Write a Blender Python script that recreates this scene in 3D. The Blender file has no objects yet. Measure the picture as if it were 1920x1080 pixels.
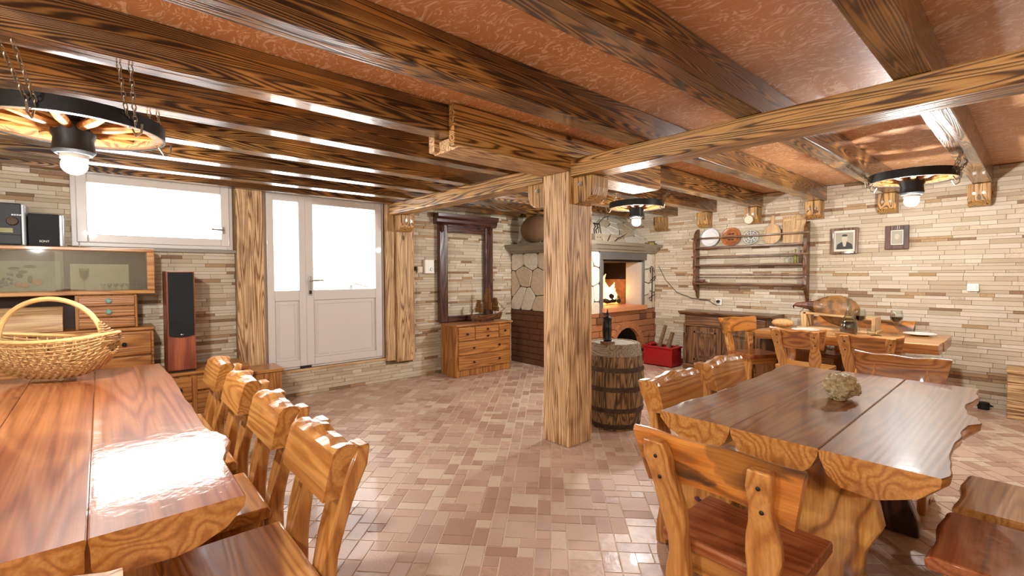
import bpy, bmesh, math, random
from mathutils import Vector, Matrix
random.seed(7)
C = bpy.context.scene.collection
S = bpy.context.scene

# ------------------------------------------------------------------ camera
FPX, YAW, PIT, ROL, H = 875.0, 0.8475, 0.0302, -0.0037, 1.40
def _rows():
    cy, sy = math.cos(YAW), math.sin(YAW)
    P = Matrix(((1,0,0),(0,math.cos(PIT),-math.sin(PIT)),(0,math.sin(PIT),math.cos(PIT))))
    R = Matrix(((math.cos(ROL),-math.sin(ROL),0),(math.sin(ROL),math.cos(ROL),0),(0,0,1)))
    return Matrix([R @ P @ Vector(a) for a in ((sy,0,cy),(-cy,0,sy),(0,-1,0))])
MR = _rows()
cam_d = bpy.data.cameras.new('camera'); cam = bpy.data.objects.new('camera', cam_d); C.objects.link(cam)
cam_d.sensor_width = 36; cam_d.lens = FPX/1920*36; cam_d.clip_start = .02
r, d, f = MR.col[0], MR.col[1], MR.col[2]
cam.matrix_world = Matrix(((r[0],-d[0],-f[0],0),(r[1],-d[1],-f[1],0),(r[2],-d[2],-f[2],H),(0,0,0,1)))
S.camera = cam
def ray(px, py): return MR @ Vector(((px-960)/FPX, (py-540)/FPX, 1))
def atz(px, py, z): q = ray(px,py); return Vector((0,0,H)) + q*((z-H)/q[2])
def atv(px, py, v): q = ray(px,py); return Vector((0,0,H)) + q*(v/q[1])
def atu(px, py, u): q = ray(px,py); return Vector((0,0,H)) + q*(u/q[0])
def pix(u, v, z):
    c = MR.transposed() @ Vector((u, v, z-H))
    if c[2] < .05: return None
    return 960+FPX*c[0]/c[2], 540+FPX*c[1]/c[2], c[2]

# ------------------------------------------------------------------ light and exposure
w = bpy.data.worlds.new('World'); S.world = w; w.use_nodes = True
w.node_tree.nodes['Background'].inputs[0].default_value = (1, .985, .96, 1)
w.node_tree.nodes['Background'].inputs[1].default_value = 12.0
S.view_settings.view_transform = 'Standard'; S.view_settings.look = 'None'
S.view_settings.exposure = 0.28; S.view_settings.gamma = 1; S.view_settings.use_curve_mapping = False
BULB = 1250.0
BULB_COL = (.97, .97, .95)
S.cycles.sample_clamp_indirect = 8.0; S.cycles.caustics_reflective = False; S.cycles.caustics_refractive = False

UA0, UB, VA0, VA, ZC = -2.6, 6.85, -2.3, 5.65, 2.49        # room limits
ZB = 2.30                                                # underside of the ceiling beams

# ------------------------------------------------------------------ materials
def lin(c): return tuple(((x/255)/12.92 if x/255 <= .04045 else ((x/255+.055)/1.055)**2.4) for x in c) + (1,)
def newmat(name):
    m = bpy.data.materials.new(name); m.use_nodes = True
    return m, m.node_tree.nodes, m.node_tree.links, m.node_tree.nodes['Principled BSDF']
def nd(ns, typ, **kw):
    n = ns.new(typ)
    for k, v in kw.items():
        if k.startswith('i_'): n.inputs[k[2:].replace('_',' ')].default_value = v
        elif k[0] == 'n' and k[1:].isdigit(): n.inputs[int(k[1:])].default_value = v
        else: setattr(n, k, v)
    return n
def ramp(ns, stops):
    n = ns.new('ShaderNodeValToRGB'); e = n.color_ramp.elements
    while len(e) > 1: e.remove(e[-1])
    e[0].position = stops[0][0]; e[0].color = stops[0][1]
    for p, c in stops[1:]: x = e.new(p); x.color = c
    return n
def mixc(ns, ln, fac, a, b, mode='MIX'):
    n = ns.new('ShaderNodeMix'); n.data_type = 'RGBA'; n.blend_type = mode
    for s, v in ((n.inputs[0], fac), (n.inputs[6], a), (n.inputs[7], b)):
        if hasattr(v, 'is_linked'): ln.new(v, s)
        else: s.default_value = v
    return n.outputs[2]
def plain(name, col, rough=.5, metal=0, coat=0, bump=0, bscale=60, var=0, trans=0, ior=1.45):
    m, ns, ln, b = newmat(name)
    b.inputs['Base Color'].default_value = lin(col); b.inputs['Roughness'].default_value = rough
    b.inputs['Metallic'].default_value = metal; b.inputs['Coat Weight'].default_value = coat
    b.inputs['Transmission Weight'].default_value = trans; b.inputs['IOR'].default_value = ior
    if bump or var:
        tc = ns.new('ShaderNodeTexCoord'); nz = nd(ns, 'ShaderNodeTexNoise', i_Scale=bscale, i_Detail=5.0)
        ln.new(tc.outputs['Object'], nz.inputs['Vector'])
        if bump:
            bp = nd(ns, 'ShaderNodeBump', i_Strength=bump, i_Distance=.01); ln.new(nz.outputs[0], bp.inputs['Height']); ln.new(bp.outputs[0], b.inputs['Normal'])
        if var:
            c = lin(col); dk = tuple(x*(1-var) for x in c[:3])+(1,); lt = tuple(min(1,x*(1+var*.6)) for x in c[:3])+(1,)
            rp = ramp(ns, [(.3,dk),(.7,lt)]); ln.new(nz.outputs[0], rp.inputs[0]); ln.new(rp.outputs[0], b.inputs['Base Color'])
    return m
def wood(name, light, mid, dark, axis='x', scale=7.0, rings=22.0, burn=.5, burncol=(38,24,14), rough=.35, coat=.2, stretch=.10, bump=.25, gdark=.38, bscale=1.3, b0=.48, b1=.66):
    m, ns, ln, b = newmat(name)
    tc = ns.new('ShaderNodeTexCoord'); oi = ns.new('ShaderNodeObjectInfo')
    off = nd(ns, 'ShaderNodeVectorMath', operation='SCALE'); off.inputs[0].default_value = (37.0, 91.0, 53.0); ln.new(oi.outputs['Random'], off.inputs['Scale'])
    ad = nd(ns, 'ShaderNodeVectorMath', operation='ADD'); ln.new(tc.outputs['Object'], ad.inputs[0]); ln.new(off.outputs[0], ad.inputs[1])
    sc = [1,1,1]; sc['xyz'.index(axis)] = stretch
    mp = ns.new('ShaderNodeMapping'); mp.inputs['Scale'].default_value = sc; ln.new(ad.outputs[0], mp.inputs['Vector'])
    n1 = nd(ns, 'ShaderNodeTexNoise', i_Scale=scale, i_Detail=2.0, i_Roughness=.42, i_Distortion=.15); ln.new(mp.outputs[0], n1.inputs['Vector'])
    mu = nd(ns, 'ShaderNodeMath', operation='MULTIPLY', n1=rings*6.283/2); ln.new(n1.outputs[0], mu.inputs[0])
    sn = nd(ns, 'ShaderNodeMath', operation='SINE'); ln.new(mu.outputs[0], sn.inputs[0])
    ma = nd(ns, 'ShaderNodeMath', operation='MULTIPLY_ADD', n1=.5, n2=.5); ln.new(sn.outputs[0], ma.inputs[0])
    rp = ramp(ns, [(.0, lin(dark)), (gdark, lin(mid)), (.85, lin(light))]); ln.new(ma.outputs[0], rp.inputs[0])
    sc2 = [1,1,1]; sc2['xyz'.index(axis)] = stretch*.25
    mp2 = ns.new('ShaderNodeMapping'); mp2.inputs['Scale'].default_value = sc2; ln.new(ad.outputs[0], mp2.inputs['Vector'])
    n2 = nd(ns, 'ShaderNodeTexNoise', i_Scale=110.0, i_Detail=3.0); ln.new(mp2.outputs[0], n2.inputs['Vector'])
    rp2 = ramp(ns, [(.3, (.55,.5,.45,1)), (.62, (1,1,1,1))]); ln.new(n2.outputs[0], rp2.inputs[0])
    col = mixc(ns, ln, .6, rp.outputs[0], rp2.outputs[0], 'MULTIPLY')
    sc3 = [1,1,1]; sc3['xyz'.index(axis)] = .45
    mp3 = ns.new('ShaderNodeMapping'); mp3.inputs['Scale'].default_value = sc3; ln.new(ad.outputs[0], mp3.inputs['Vector'])
    n3 = nd(ns, 'ShaderNodeTexNoise', i_Scale=bscale*3, i_Detail=3.0, i_Distortion=.6); ln.new(mp3.outputs[0], n3.inputs['Vector'])
    rp3 = ramp(ns, [(b0, (0,0,0,1)), (b1, (burn,)*3+(1,))]); ln.new(n3.outputs[0], rp3.inputs[0])
    # charring bites deepest into the soft early wood, so it follows the rings
    mm = nd(ns, 'ShaderNodeMath', operation='MULTIPLY_ADD', n1=-.55, n2=1.0); ln.new(ma.outputs[0], mm.inputs[0])
    fm = nd(ns, 'ShaderNodeMath', operation='MULTIPLY'); ln.new(rp3.outputs[0], fm.inputs[0]); ln.new(mm.outputs[0], fm.inputs[1])
    col = mixc(ns, ln, fm.outputs[0], col, lin(burncol))
    # knots
    mp4 = ns.new('ShaderNodeMapping'); sc4 = [1,1,1]; sc4['xyz'.index(axis)] = .55; mp4.inputs['Scale'].default_value = sc4; ln.new(ad.outputs[0], mp4.inputs['Vector'])
    vo = nd(ns, 'ShaderNodeTexVoronoi', i_Scale=3.1); ln.new(mp4.outputs[0], vo.inputs['Vector'])
    rk = ramp(ns, [(.045, (1,1,1,1)), (.085, (0,0,0,1))]); ln.new(vo.outputs['Distance'], rk.inputs[0])
    col = mixc(ns, ln, rk.outputs[0], col, lin(tuple(int(c*.75) for c in dark)))
    ln.new(col, b.inputs['Base Color'])
    b.inputs['Roughness'].default_value = rough; b.inputs['Coat Weight'].default_value = coat; b.inputs['Coat Roughness'].default_value = .07
    if coat > .8: b.inputs['Specular IOR Level'].default_value = .15; cn = nd(ns, 'ShaderNodeTexNoise', i_Scale=22.0, i_Detail=4.0); ln.new(tc.outputs['Object'], cn.inputs['Vector']); cb = nd(ns, 'ShaderNodeBump', i_Strength=.12, i_Distance=.006); ln.new(cn.outputs[0], cb.inputs['Height']); ln.new(cb.outputs[0], b.inputs['Coat Normal'])
    bp = nd(ns, 'ShaderNodeBump', i_Strength=bump, i_Distance=.004); ln.new(ma.outputs[0], bp.inputs['Height']); ln.new(bp.outputs[0], b.inputs['Normal'])
    return m
def emit(name, col, strength):
    m, ns, ln, b = newmat(name)
    b.inputs['Base Color'].default_value = (0,0,0,1); b.inputs['Emission Color'].default_value = tuple(col)+(1,); b.inputs['Emission Strength'].default_value = strength
    return m
def thin_glass(name, tint=(1,1,1), refl=.08, rough=.02, edge=.55):
    m, ns, ln, b = newmat(name); ns.remove(b)
    t = ns.new('ShaderNodeBsdfTransparent'); t.inputs[0].default_value = tuple(tint)+(1,)
    g = ns.new('ShaderNodeBsdfGlossy'); g.inputs['Roughness'].default_value = rough
    lw = nd(ns, 'ShaderNodeLayerWeight', i_Blend=.25)
    mu = nd(ns, 'ShaderNodeMath', operation='MULTIPLY_ADD', n1=edge, n2=refl); ln.new(lw.outputs['Fresnel'], mu.inputs[0])
    mx = ns.new('ShaderNodeMixShader'); ln.new(mu.outputs[0], mx.inputs[0]); ln.new(t.outputs[0], mx.inputs[1]); ln.new(g.outputs[0], mx.inputs[2])
    ln.new(mx.outputs[0], ns['Material Output'].inputs[0])
    return m
MT = {}
for ax in 'xyz':
    MT['beam_'+ax] = wood('charred_beam_'+ax, (180,130,66), (142,96,46), (58,37,20), ax, scale=7.0, rings=80, burn=.97, burncol=(34,20,11), rough=.34, coat=.6, bump=.22, gdark=.45, stretch=.05, bscale=1.5, b0=.38, b1=.53)
    MT['post_'+ax] = wood('scorched_pine_'+ax, (226,190,142), (210,168,118), (136,96,58), ax, scale=8, rings=48, burn=.75, burncol=(112,72,40), rough=.55, coat=0, bump=.35, gdark=.32, stretch=.05, bscale=2.2)
    MT['cross_'+ax] = wood('pine_beam_'+ax, (204,158,92), (184,134,70), (84,54,26), ax, scale=7, rings=46, burn=.65, burncol=(66,42,22), rough=.42, coat=.12, bump=.3, gdark=.3, stretch=.05, bscale=2.0)
    MT['chair_'+ax] = wood('varnished_pine_'+ax, (198,142,76), (190,130,64), (168,108,50), ax, scale=5, rings=34, burn=.3, burncol=(134,80,34), rough=.3, coat=.45, bump=.08, stretch=.07)
    MT['table_'+ax] = wood('glossy_tabletop_'+ax, (162,98,58), (154,88,50), (136,74,40), ax, scale=3.5, rings=40, burn=.4, burncol=(112,62,34), rough=.38, coat=.9, bump=.05, stretch=.06)
    MT['brown_'+ax] = wood('brown_tabletop_'+ax, (140,88,40), (130,78,34), (110,62,26), ax, scale=3.5, rings=40, burn=.45, burncol=(88,52,26), rough=.45, coat=.81, bump=.05, stretch=.06)
    MT['chest_'+ax] = wood('honey_drawer_wood_'+ax, (186,126,64), (174,112,52), (146,90,40), ax, scale=5, rings=30, burn=.5, burncol=(96,58,30), rough=.4, coat=.2, stretch=.07)
    MT['walnut_'+ax] = wood('dark_walnut_'+ax, (126,88,54), (108,72,44), (80,52,32), ax, scale=6, rings=30, burn=.35, burncol=(54,34,20), rough=.38, coat=.25)
    MT['mahog_'+ax] = wood('mahogany_'+ax, (92,54,40), (76,42,32), (52,28,22), ax, scale=6, rings=24, burn=.3, burncol=(44,26,20), rough=.3, coat=.4)
    MT['pale_'+ax] = wood('pale_board_'+ax, (216,180,130), (206,168,118), (190,148,100), ax, scale=6, rings=24, burn=.15, burncol=(160,114,70), rough=.5, coat=.05)
MT['burnt_crest'] = wood('scorched_chair_back', (204,134,58), (190,116,44), (140,82,30), 'x', scale=3.0, rings=16, burn=.85, burncol=(58,38,18), rough=.28, coat=.5, stretch=.35, bscale=2.1, gdark=.2, b0=.52, b1=.56)
MT['burnt_z'] = wood('scorched_slab_leg', (204,150,80), (190,130,62), (140,88,38), 'z', scale=3.0, rings=16, burn=.8, burncol=(70,44,22), rough=.32, coat=.4, stretch=.4, bscale=1.4, gdark=.2, b0=.5, b1=.58)
MT['stave'] = wood('old_barrel_stave', (150,118,74), (124,94,58), (78,56,34), 'z', scale=9, rings=24, burn=.6, burncol=(46,32,20), rough=.75, coat=0, bump=.6)
MT['barrel_head'] = wood('weathered_barrel_head', (150,138,118), (138,126,106), (112,100,82), 'y', scale=8, rings=30, burn=.2, burncol=(100,88,70), rough=.75, coat=0)
MT['cherry'] = wood('cherry_veneer', (168,90,56), (154,78,48), (124,58,36), 'z', scale=7, rings=8, burn=.1, rough=.4, coat=.15)
MT['iron'] = plain('black_iron', (38,38,38), .45, .6, bump=.1)
MT['hoop'] = plain('rusty_hoop', (78,60,46), .6, .5, var=.4, bump=.2, bscale=30)
MT['chain'] = plain('zinc_chain', (150,140,120), .35, .9)
MT['steel'] = plain('steel', (190,186,178), .3, .95)
MT['white_pvc'] = plain('white_pvc', (214,206,198), .35, 0, .2)
MT['pvc_dark'] = plain('grey_gasket', (120,118,114), .6)
MT['white_plastic'] = plain('white_plastic', (236,230,218), .4)
MT['ivory'] = plain('ivory_plastic', (222,206,176), .45)
MT['black_plastic'] = plain('black_plastic', (22,23,25), .5)
MT['grey_plastic'] = plain('silver_plastic', (172,176,176), .35, .3)
MT['grille'] = plain('speaker_cloth', (40,43,44), .85, bump=.4, bscale=400)
MT['grille_dark'] = plain('black_speaker_cloth', (27,29,30), .85, bump=.4, bscale=400)
MT['porcelain'] = plain('white_porcelain', (240,238,232), .15, 0, .5)
MT['enamel'] = plain('white_enamel', (228,228,226), .2, 0, .4)
MT['terracotta_plate'] = plain('painted_terracotta', (168,100,52), .35, 0, .3, var=.35, bscale=22)
MT['granite'] = plain('speckled_granite', (178,172,164), .45, 0, .1, var=.28, bscale=160)
MT['sillstone'] = plain('sill_granite', (150,142,130), .4, 0, .2, var=.4, bscale=180)
MT['grout'] = plain('floor_grout', (226,208,184), .8, var=.12, bscale=30)
MT['mortar'] = plain('wall_mortar', (122,104,80), .9, var=.12, bscale=40)
MT['joint'] = plain('dark_stone_joint', (92,78,62), .9, var=.2, bscale=40)
MT['flag'] = plain('white_flagstone', (226,216,198), .65, bump=.5, bscale=25, var=.16)
MT['flag2'] = plain('cream_flagstone', (208,190,162), .65, bump=.5, bscale=25, var=.16)
MT['obrick'] = plain('oven_brick', (168,108,66), .8, bump=.7, bscale=35, var=.35)
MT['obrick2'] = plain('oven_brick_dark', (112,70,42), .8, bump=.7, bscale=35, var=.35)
MT['soot'] = plain('sooty_brick', (40,32,27), .9, var=.3, bscale=30)
MT['firebrick'] = plain('fire_brick', (176,128,88), .85, var=.3, bscale=14, bump=.4)
MT['mantel'] = plain('taupe_moulding', (136,124,106), .25, .2, .5)
MT['steelframe'] = plain('grey_oven_frame', (120,120,116), .35, .6)
MT['slab'] = plain('terracotta_slab', (206,134,88), .5, 0, .1, var=.12)
MT['red'] = plain('red_toolbox', (160,26,28), .4, 0, .2)
MT['log'] = plain('split_log', (120,94,66), .85, bump=.6, bscale=30, var=.4)
MT['char'] = plain('charred_log', (34,24,18), .9, bump=.6, bscale=40)
MT['flame'] = emit('flame', (1, .36, .06), 10)
MT['flame_core'] = emit('flame_core', (1, .62, .22), 20)
MT['ember'] = emit('ember', (1, .25, .04), 4)
MT['bulb'] = emit('lit_bulb', BULB_COL, BULB)
MT['window_glass'] = thin_glass('window_glass', (1,1,1), .03)
MT['cab_glass'] = thin_glass('cabinet_glass', (.86,.9,.88), .12, .03)
MT['glass'] = plain('clear_glass', (255,255,255), .02, trans=1, ior=1.3)
MT['carafe_glass'] = thin_glass('carafe_glass', (.88,.92,.90), .09, .02, .5)
MT['thin'] = thin_glass('drinking_glass', (.95,.97,.96), .03, .02, .3)
MT['wine'] = plain('red_wine', (28,3,8), .05, 0, .5)
MT['wicker'] = plain('willow_wicker', (184,146,96), .45, 0, .15, var=.35, bscale=60, bump=.3)
MT['wicker2'] = plain('peeled_willow', (214,170,110), .4, 0, .2, var=.15, bscale=20)
MT['quartz'] = plain('crystal_rock', (176,160,118), .5, 0, .2, bump=1.0, bscale=70, var=.45)
MT['meat'] = plain('cured_ham_rind', (132,92,50), .5, 0, .2, var=.6, bscale=16, bump=.9)
MT['shank'] = plain('cured_ham_shank', (112,68,54), .4, 0, .25, var=.4, bscale=16, bump=.4)
MT['bread'] = plain('bread_crust', (206,164,108), .8, bump=.6, bscale=50, var=.2)
MT['teal_knob'] = plain('teal_ceramic', (120,158,146), .2, 0, .5)
MT['dark_back'] = plain('dark_panel', (62,44,36), .6)
MT['painting'] = plain('painted_panel_ground', (150,146,116), .6, var=.3, bscale=8)
MT['paint_dark'] = plain('painted_leaf', (74,72,48), .6, var=.3)
MT['paint_grape'] = plain('painted_grape', (96,94,92), .35, 0, .3, var=.3)
MT['paint_orange'] = plain('painted_fruit', (176,120,62), .5, var=.3)
MT['paper'] = plain('cream_paper', (206,186,156), .7, var=.08, bscale=10)
MT['photo_bg'] = plain('photograph_grey', (168,160,142), .6, var=.1, bscale=6)
MT['photo_dark'] = plain('photograph_dark', (56,54,50), .6)
MT['photo_skin'] = plain('photograph_light', (190,180,160), .6)
MT['photo_white'] = plain('photograph_mat', (224,216,196), .6)
MT['tape'] = plain('cable_grey', (90,84,74), .6)
MT['yellow'] = plain('yellow_paint', (200,170,50), .5)
MT['green'] = plain('dark_olive_glass', (120,116,30), .2, 0, .4)
MT['twig'] = plain('dry_twig', (52,40,30), .8)
MT['sail'] = plain('brown_sailcloth', (150,104,52), .7, var=.3, bscale=40)
MT['bag'] = plain('brown_sackcloth', (126,94,66), .75, var=.15, bscale=8)
MT['outside'] = plain('outside_paving', (210,208,200), .8)
STRIP = [plain('stone_cream', (204,188,162), .8, bump=.45, bscale=45, var=.12), plain('stone_ivory', (214,200,178), .8, bump=.45, bscale=45, var=.1),
         plain('stone_sand', (190,172,144), .8, bump=.45, bscale=45, var=.14), plain('stone_tan', (178,146,108), .8, bump=.45, bscale=45, var=.16),
         plain('stone_brown', (146,116,88), .8, bump=.45, bscale=45, var=.2)]
PAVE = [plain('paver_rose', (184,152,132), .3, 0, .12, bump=.25, bscale=24, var=.2), plain('paver_blush', (196,166,144), .36, 0, .12, bump=.25, bscale=24, var=.18),
        plain('paver_clay', (172,138,118), .36, 0, .12, bump=.25, bscale=24, var=.2), plain('paver_sand', (206,184,160), .36, 0, .12, bump=.25, bscale=24, var=.16),
        plain('paver_taupe', (192,166,144), .36, 0, .12, bump=.25, bscale=24, var=.2)]
def ceiling_mat():
    m, ns, ln, b = newmat('terracotta_plaster')
    tc = ns.new('ShaderNodeTexCoord')
    wp = nd(ns, 'ShaderNodeTexNoise', i_Scale=2.2, i_Detail=2.0); ln.new(tc.outputs['Object'], wp.inputs['Vector'])
    sb = nd(ns, 'ShaderNodeVectorMath', operation='SCALE'); sb.inputs['Scale'].default_value = .55; ln.new(wp.outputs[1], sb.inputs[0])
    ad = nd(ns, 'ShaderNodeVectorMath', operation='ADD'); ln.new(tc.outputs['Object'], ad.inputs[0]); ln.new(sb.outputs[0], ad.inputs[1])
    mp = ns.new('ShaderNodeMapping'); mp.inputs['Scale'].default_value = (1, .28, 1); mp.inputs['Rotation'].default_value = (0,0,.6); ln.new(ad.outputs[0], mp.inputs['Vector'])
    n = nd(ns, 'ShaderNodeTexNoise', i_Scale=34.0, i_Detail=4.0, i_Distortion=1.6); ln.new(mp.outputs[0], n.inputs['Vector'])
    rp = ramp(ns, [(.53, (0,0,0,1)), (.62, (1,1,1,1))]); ln.new(n.outputs[0], rp.inputs[0])
    g = nd(ns, 'ShaderNodeTexNoise', i_Scale=1.6, i_Detail=3.0); ln.new(tc.outputs['Object'], g.inputs['Vector'])
    bc = ramp(ns, [(.3, lin((198,140,88))), (.7, lin((208,150,100)))]); ln.new(g.outputs[0], bc.inputs[0])
    mm = nd(ns, 'ShaderNodeMath', operation='MULTIPLY', n1=.75); ln.new(rp.outputs[0], mm.inputs[0])
    ln.new(mixc(ns, ln, mm.outputs[0], bc.outputs[0], lin((246,214,184))), b.inputs['Base Color'])
    b.inputs['Roughness'].default_value = .5; b.inputs['Coat Weight'].default_value = .08
    bp = nd(ns, 'ShaderNodeBump', i_Strength=.3, i_Distance=.004); ln.new(n.outputs[0], bp.inputs['Height']); ln.new(bp.outputs[0], b.inputs['Normal'])
    return m
MT['ceiling'] = ceiling_mat()

# ------------------------------------------------------------------ mesh helpers
class MB:
    def __init__(s): s.v = []; s.f = []; s.m = []; s.mi = 0
    def add(s, vs, fs):
        o = len(s.v); s.v += [tuple(p) for p in vs]
        for f in fs: s.f.append(tuple(i+o for i in f)); s.m.append(s.mi)
        return s
    def box(s, x0, x1, y0, y1, z0, z1):
        return s.add([(x,y,z) for z in (z0,z1) for y in (y0,y1) for x in (x0,x1)], [(0,2,3,1),(4,5,7,6),(0,1,5,4),(2,6,7,3),(0,4,6,2),(1,3,7,5)])
    def obox(s, c, ax, ay, az):                      # oriented box: centre and three half-vectors
        c, ax, ay, az = map(Vector, (c, ax, ay, az))
        return s.add([c+i*ax+j*ay+k*az for k in (-1,1) for j in (-1,1) for i in (-1,1)], [(0,2,3,1),(4,5,7,6),(0,1,5,4),(2,6,7,3),(0,4,6,2),(1,3,7,5)])
    def bar(s, a, b, w, t, up=(0,0,1)):              # square bar between two points
        a, b = Vector(a), Vector(b); dd = b-a; x = dd.normalized(); u = Vector(up)
        if abs(x.dot(u)) > .97: u = Vector((1,0,0))
        y = x.cross(u).normalized(); z = y.cross(x)
        return s.obox((a+b)/2, dd/2, y*w/2, z*t/2)
    def tube(s, pts, r, n=8, closed=False, cap=True):
        pts = [Vector(p) for p in pts]; N = len(pts); rs = r if isinstance(r, (list, tuple)) else [r]*N
        o = []; prev = None
        for i, p in enumerate(pts):
            if closed: t = pts[(i+1) % N]-pts[i-1]
            else: t = pts[min(i+1,N-1)]-pts[max(i-1,0)]
            t = t.normalized() if t.length > 1e-9 else Vector((0,0,1))
            if prev is None: u = Vector((0,0,1)) if abs(t.z) < .9 else Vector((1,0,0))
            else: u = prev
            x = (u-t*u.dot(t)); x = x.normalized() if x.length > 1e-6 else Vector((1,0,0)); y = t.cross(x); prev = x
            o += [p+rs[i]*(x*math.cos(2*math.pi*k/n)+y*math.sin(2*math.pi*k/n)) for k in range(n)]
        fs = []
        for i in range(N if closed else N-1):
            j = (i+1) % N
            for k in range(n): fs.append((i*n+k, i*n+(k+1)%n, j*n+(k+1)%n, j*n+k))
        if cap and not closed: fs += [tuple(range(n))[::-1], tuple((N-1)*n+k for k in range(n))]
        return s.add(o, fs)
    def lathe(s, prof, c=(0,0,0), n=24, axis='z'):
        c = Vector(c); o = []; N = len(prof)
        for rr, h in prof:
            for k in range(n):
                a = 2*math.pi*k/n; p = (rr*math.cos(a), rr*math.sin(a), h)
                p = {'z':p, 'x':(p[2],p[0],p[1]), 'y':(p[1],p[2],p[0])}[axis]; o.append(c+Vector(p))
        fs = [(i*n+k, i*n+(k+1)%n, (i+1)*n+(k+1)%n, (i+1)*n+k) for i in range(N-1) for k in range(n)]
        closed = abs(prof[0][0]-prof[-1][0])+abs(prof[0][1]-prof[-1][1]) < 1e-6
        if prof[0][0] > 1e-4 and not closed: fs.append(tuple(range(n))[::-1])
        if prof[-1][0] > 1e-4 and not closed: fs.append(tuple((N-1)*n+k for k in range(n)))
        return s.add(o, fs)
    def ball(s, c, r, n=12, m=8):
        rx, ry, rz = r if isinstance(r, (list,tuple)) else (r,r,r); c = Vector(c); o = []
        for i in range(m+1):
            a = math.pi*i/m-math.pi/2
            for k in range(n):
                b = 2*math.pi*k/n; o.append(c+Vector((rx*math.cos(a)*math.cos(b), ry*math.cos(a)*math.sin(b), rz*math.sin(a))))
        return s.add(o, [(i*n+k, i*n+(k+1)%n, (i+1)*n+(k+1)%n, (i+1)*n+k) for i in range(m) for k in range(n)])
    def prism(s, poly, plane, a, b):                 # polygon (two coords) extruded along the third axis from a to b
        N = len(poly)
        def P(p, h): return {'xy':(p[0],p[1],h), 'xz':(p[0],h,p[1]), 'yz':(h,p[0],p[1])}[plane]
        return s.add([P(p,a) for p in poly]+[P(p,b) for p in poly], [tuple(range(N)), tuple(range(2*N-1,N-1,-1))]+[(i,i+N,(i+1)%N+N,(i+1)%N) for i in range(N)])
    def loft(s, loops, cap=True):
        n = len(loops[0]); o = [p for l in loops for p in l]
        fs = [(i*n+k, (i+1)*n+k, (i+1)*n+(k+1)%n, i*n+(k+1)%n) for i in range(len(loops)-1) for k in range(n)]
        if cap: fs += [tuple(range(n)), tuple((len(loops)-1)*n+k for k in range(n))[::-1]]
        return s.add(o, fs)
    def build(s, name, mat, parent=None, off=None, bev=0, seg=2, smooth=False, world=False):
        me = bpy.data.meshes.new(name)
        if world and parent is not None:
            off = Vector((0,0,0)); p = parent
            while p is not None: off = off+p.location; p = p.parent
        if off is not None: s.v = [(p[0]-off[0],p[1]-off[1],p[2]-off[2]) for p in s.v]
        me.from_pydata(s.v, [], s.f)
        for m in (mat if isinstance(mat, (list,tuple)) else [mat]): me.materials.append(MT[m] if isinstance(m, str) else m)
        if any(s.m): me.polygons.foreach_set('material_index', s.m)
        bm = bmesh.new(); bm.from_mesh(me); bmesh.ops.recalc_face_normals(bm, faces=bm.faces); bm.to_mesh(me); bm.free()
        if smooth:
            me.polygons.foreach_set('use_smooth', [True]*len(me.polygons))
            me.set_sharp_from_angle(angle=math.radians(40))
        ob = bpy.data.objects.new(name, me); C.objects.link(ob)
        if parent is not None: ob.parent = parent
        if bev:
            b = ob.modifiers.new('bevel', 'BEVEL'); b.width = bev; b.segments = seg; b.limit_method = 'ANGLE'; b.angle_limit = math.radians(38)
        return ob
def tag(o, label=None, cat=None, group=None, kind=None):
    for k, v in (('label',label),('category',cat),('group',group),('kind',kind)):
        if v: o[k] = v
    return o
def thing(name, label, cat, loc=(0,0,0), rz=0, group=None):
    o = bpy.data.objects.new(name, None); C.objects.link(o); o.location = loc; o.rotation_euler = (0,0,rz); o.empty_display_size = .05
    return tag(o, label, cat, group)
def single(mb, name, mat, label, cat, loc, group=None, bev=0, smooth=False, local=False, rz=0, kind=None, seg=2):
    o = mb.build(name, mat, None, None if local else loc, bev, seg, smooth); o.location = loc; o.rotation_euler = (0,0,rz)
    return tag(o, label, cat, group, kind)
def copy_tree(o, parent=None):
    c = o.copy(); C.objects.link(c); c.parent = parent
    for ch in list(o.children): copy_tree(ch, c)
    return c
def B(*a): return MB().box(*a)
def inst(name, me, parent, loc, scale=None, rot=None):
    o = bpy.data.objects.new(name, me); C.objects.link(o); o.parent = parent; o.location = loc
    if scale: o.scale = scale
    if rot: o.rotation_euler = rot
    return o
def unit_box(name, mat):
    me = bpy.data.meshes.new(name); b = B(-.5,.5,-.5,.5,-.5,.5); me.from_pydata(b.v, [], b.f); me.materials.append(mat); me.update(); return me
def jit(a): return random.uniform(-a, a)

# ================================================================== SETTING
# ---- floor: printed paver tiles laid at 45 degrees to the walls
floor = B(UA0-.2,UB+.2,VA0-.2,VA+.2,-.12,-.004).build('floor', 'grout'); tag(floor, 'rose and beige paved tile floor', kind='structure')
MOD = .335; ANG = math.radians(43.8); CEL = MOD/4
RECTS = [(0,0,2,1),(2,0,1,1),(3,0,1,2),(0,1,1,2),(1,1,2,2),(3,2,1,1),(0,3,2,1),(2,3,2,1)]
ca, sa = math.cos(ANG), math.sin(ANG)
pav = []
for i in range(-28, 28):
    for j in range(-28, 28):
        flip = (i*7+j*3) % 4
        for (a, b_, w_, h_) in RECTS:
            x, y, ww, hh = a, b_, w_, h_
            if flip & 1: x = 4-x-ww
            if flip & 2: y = 4-y-hh
            cx = (i*4+x+ww/2)*CEL; cy = (j*4+y+hh/2)*CEL
            u, v = cx*ca-cy*sa, cx*sa+cy*ca
            if UA0 < u < UB-.01 and VA0 < v < VA-.01: 
                k = random.choices(range(5), (28,26,16,18,12))[0]
                pav.append((u, v, ww*CEL, hh*CEL, k))
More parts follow.
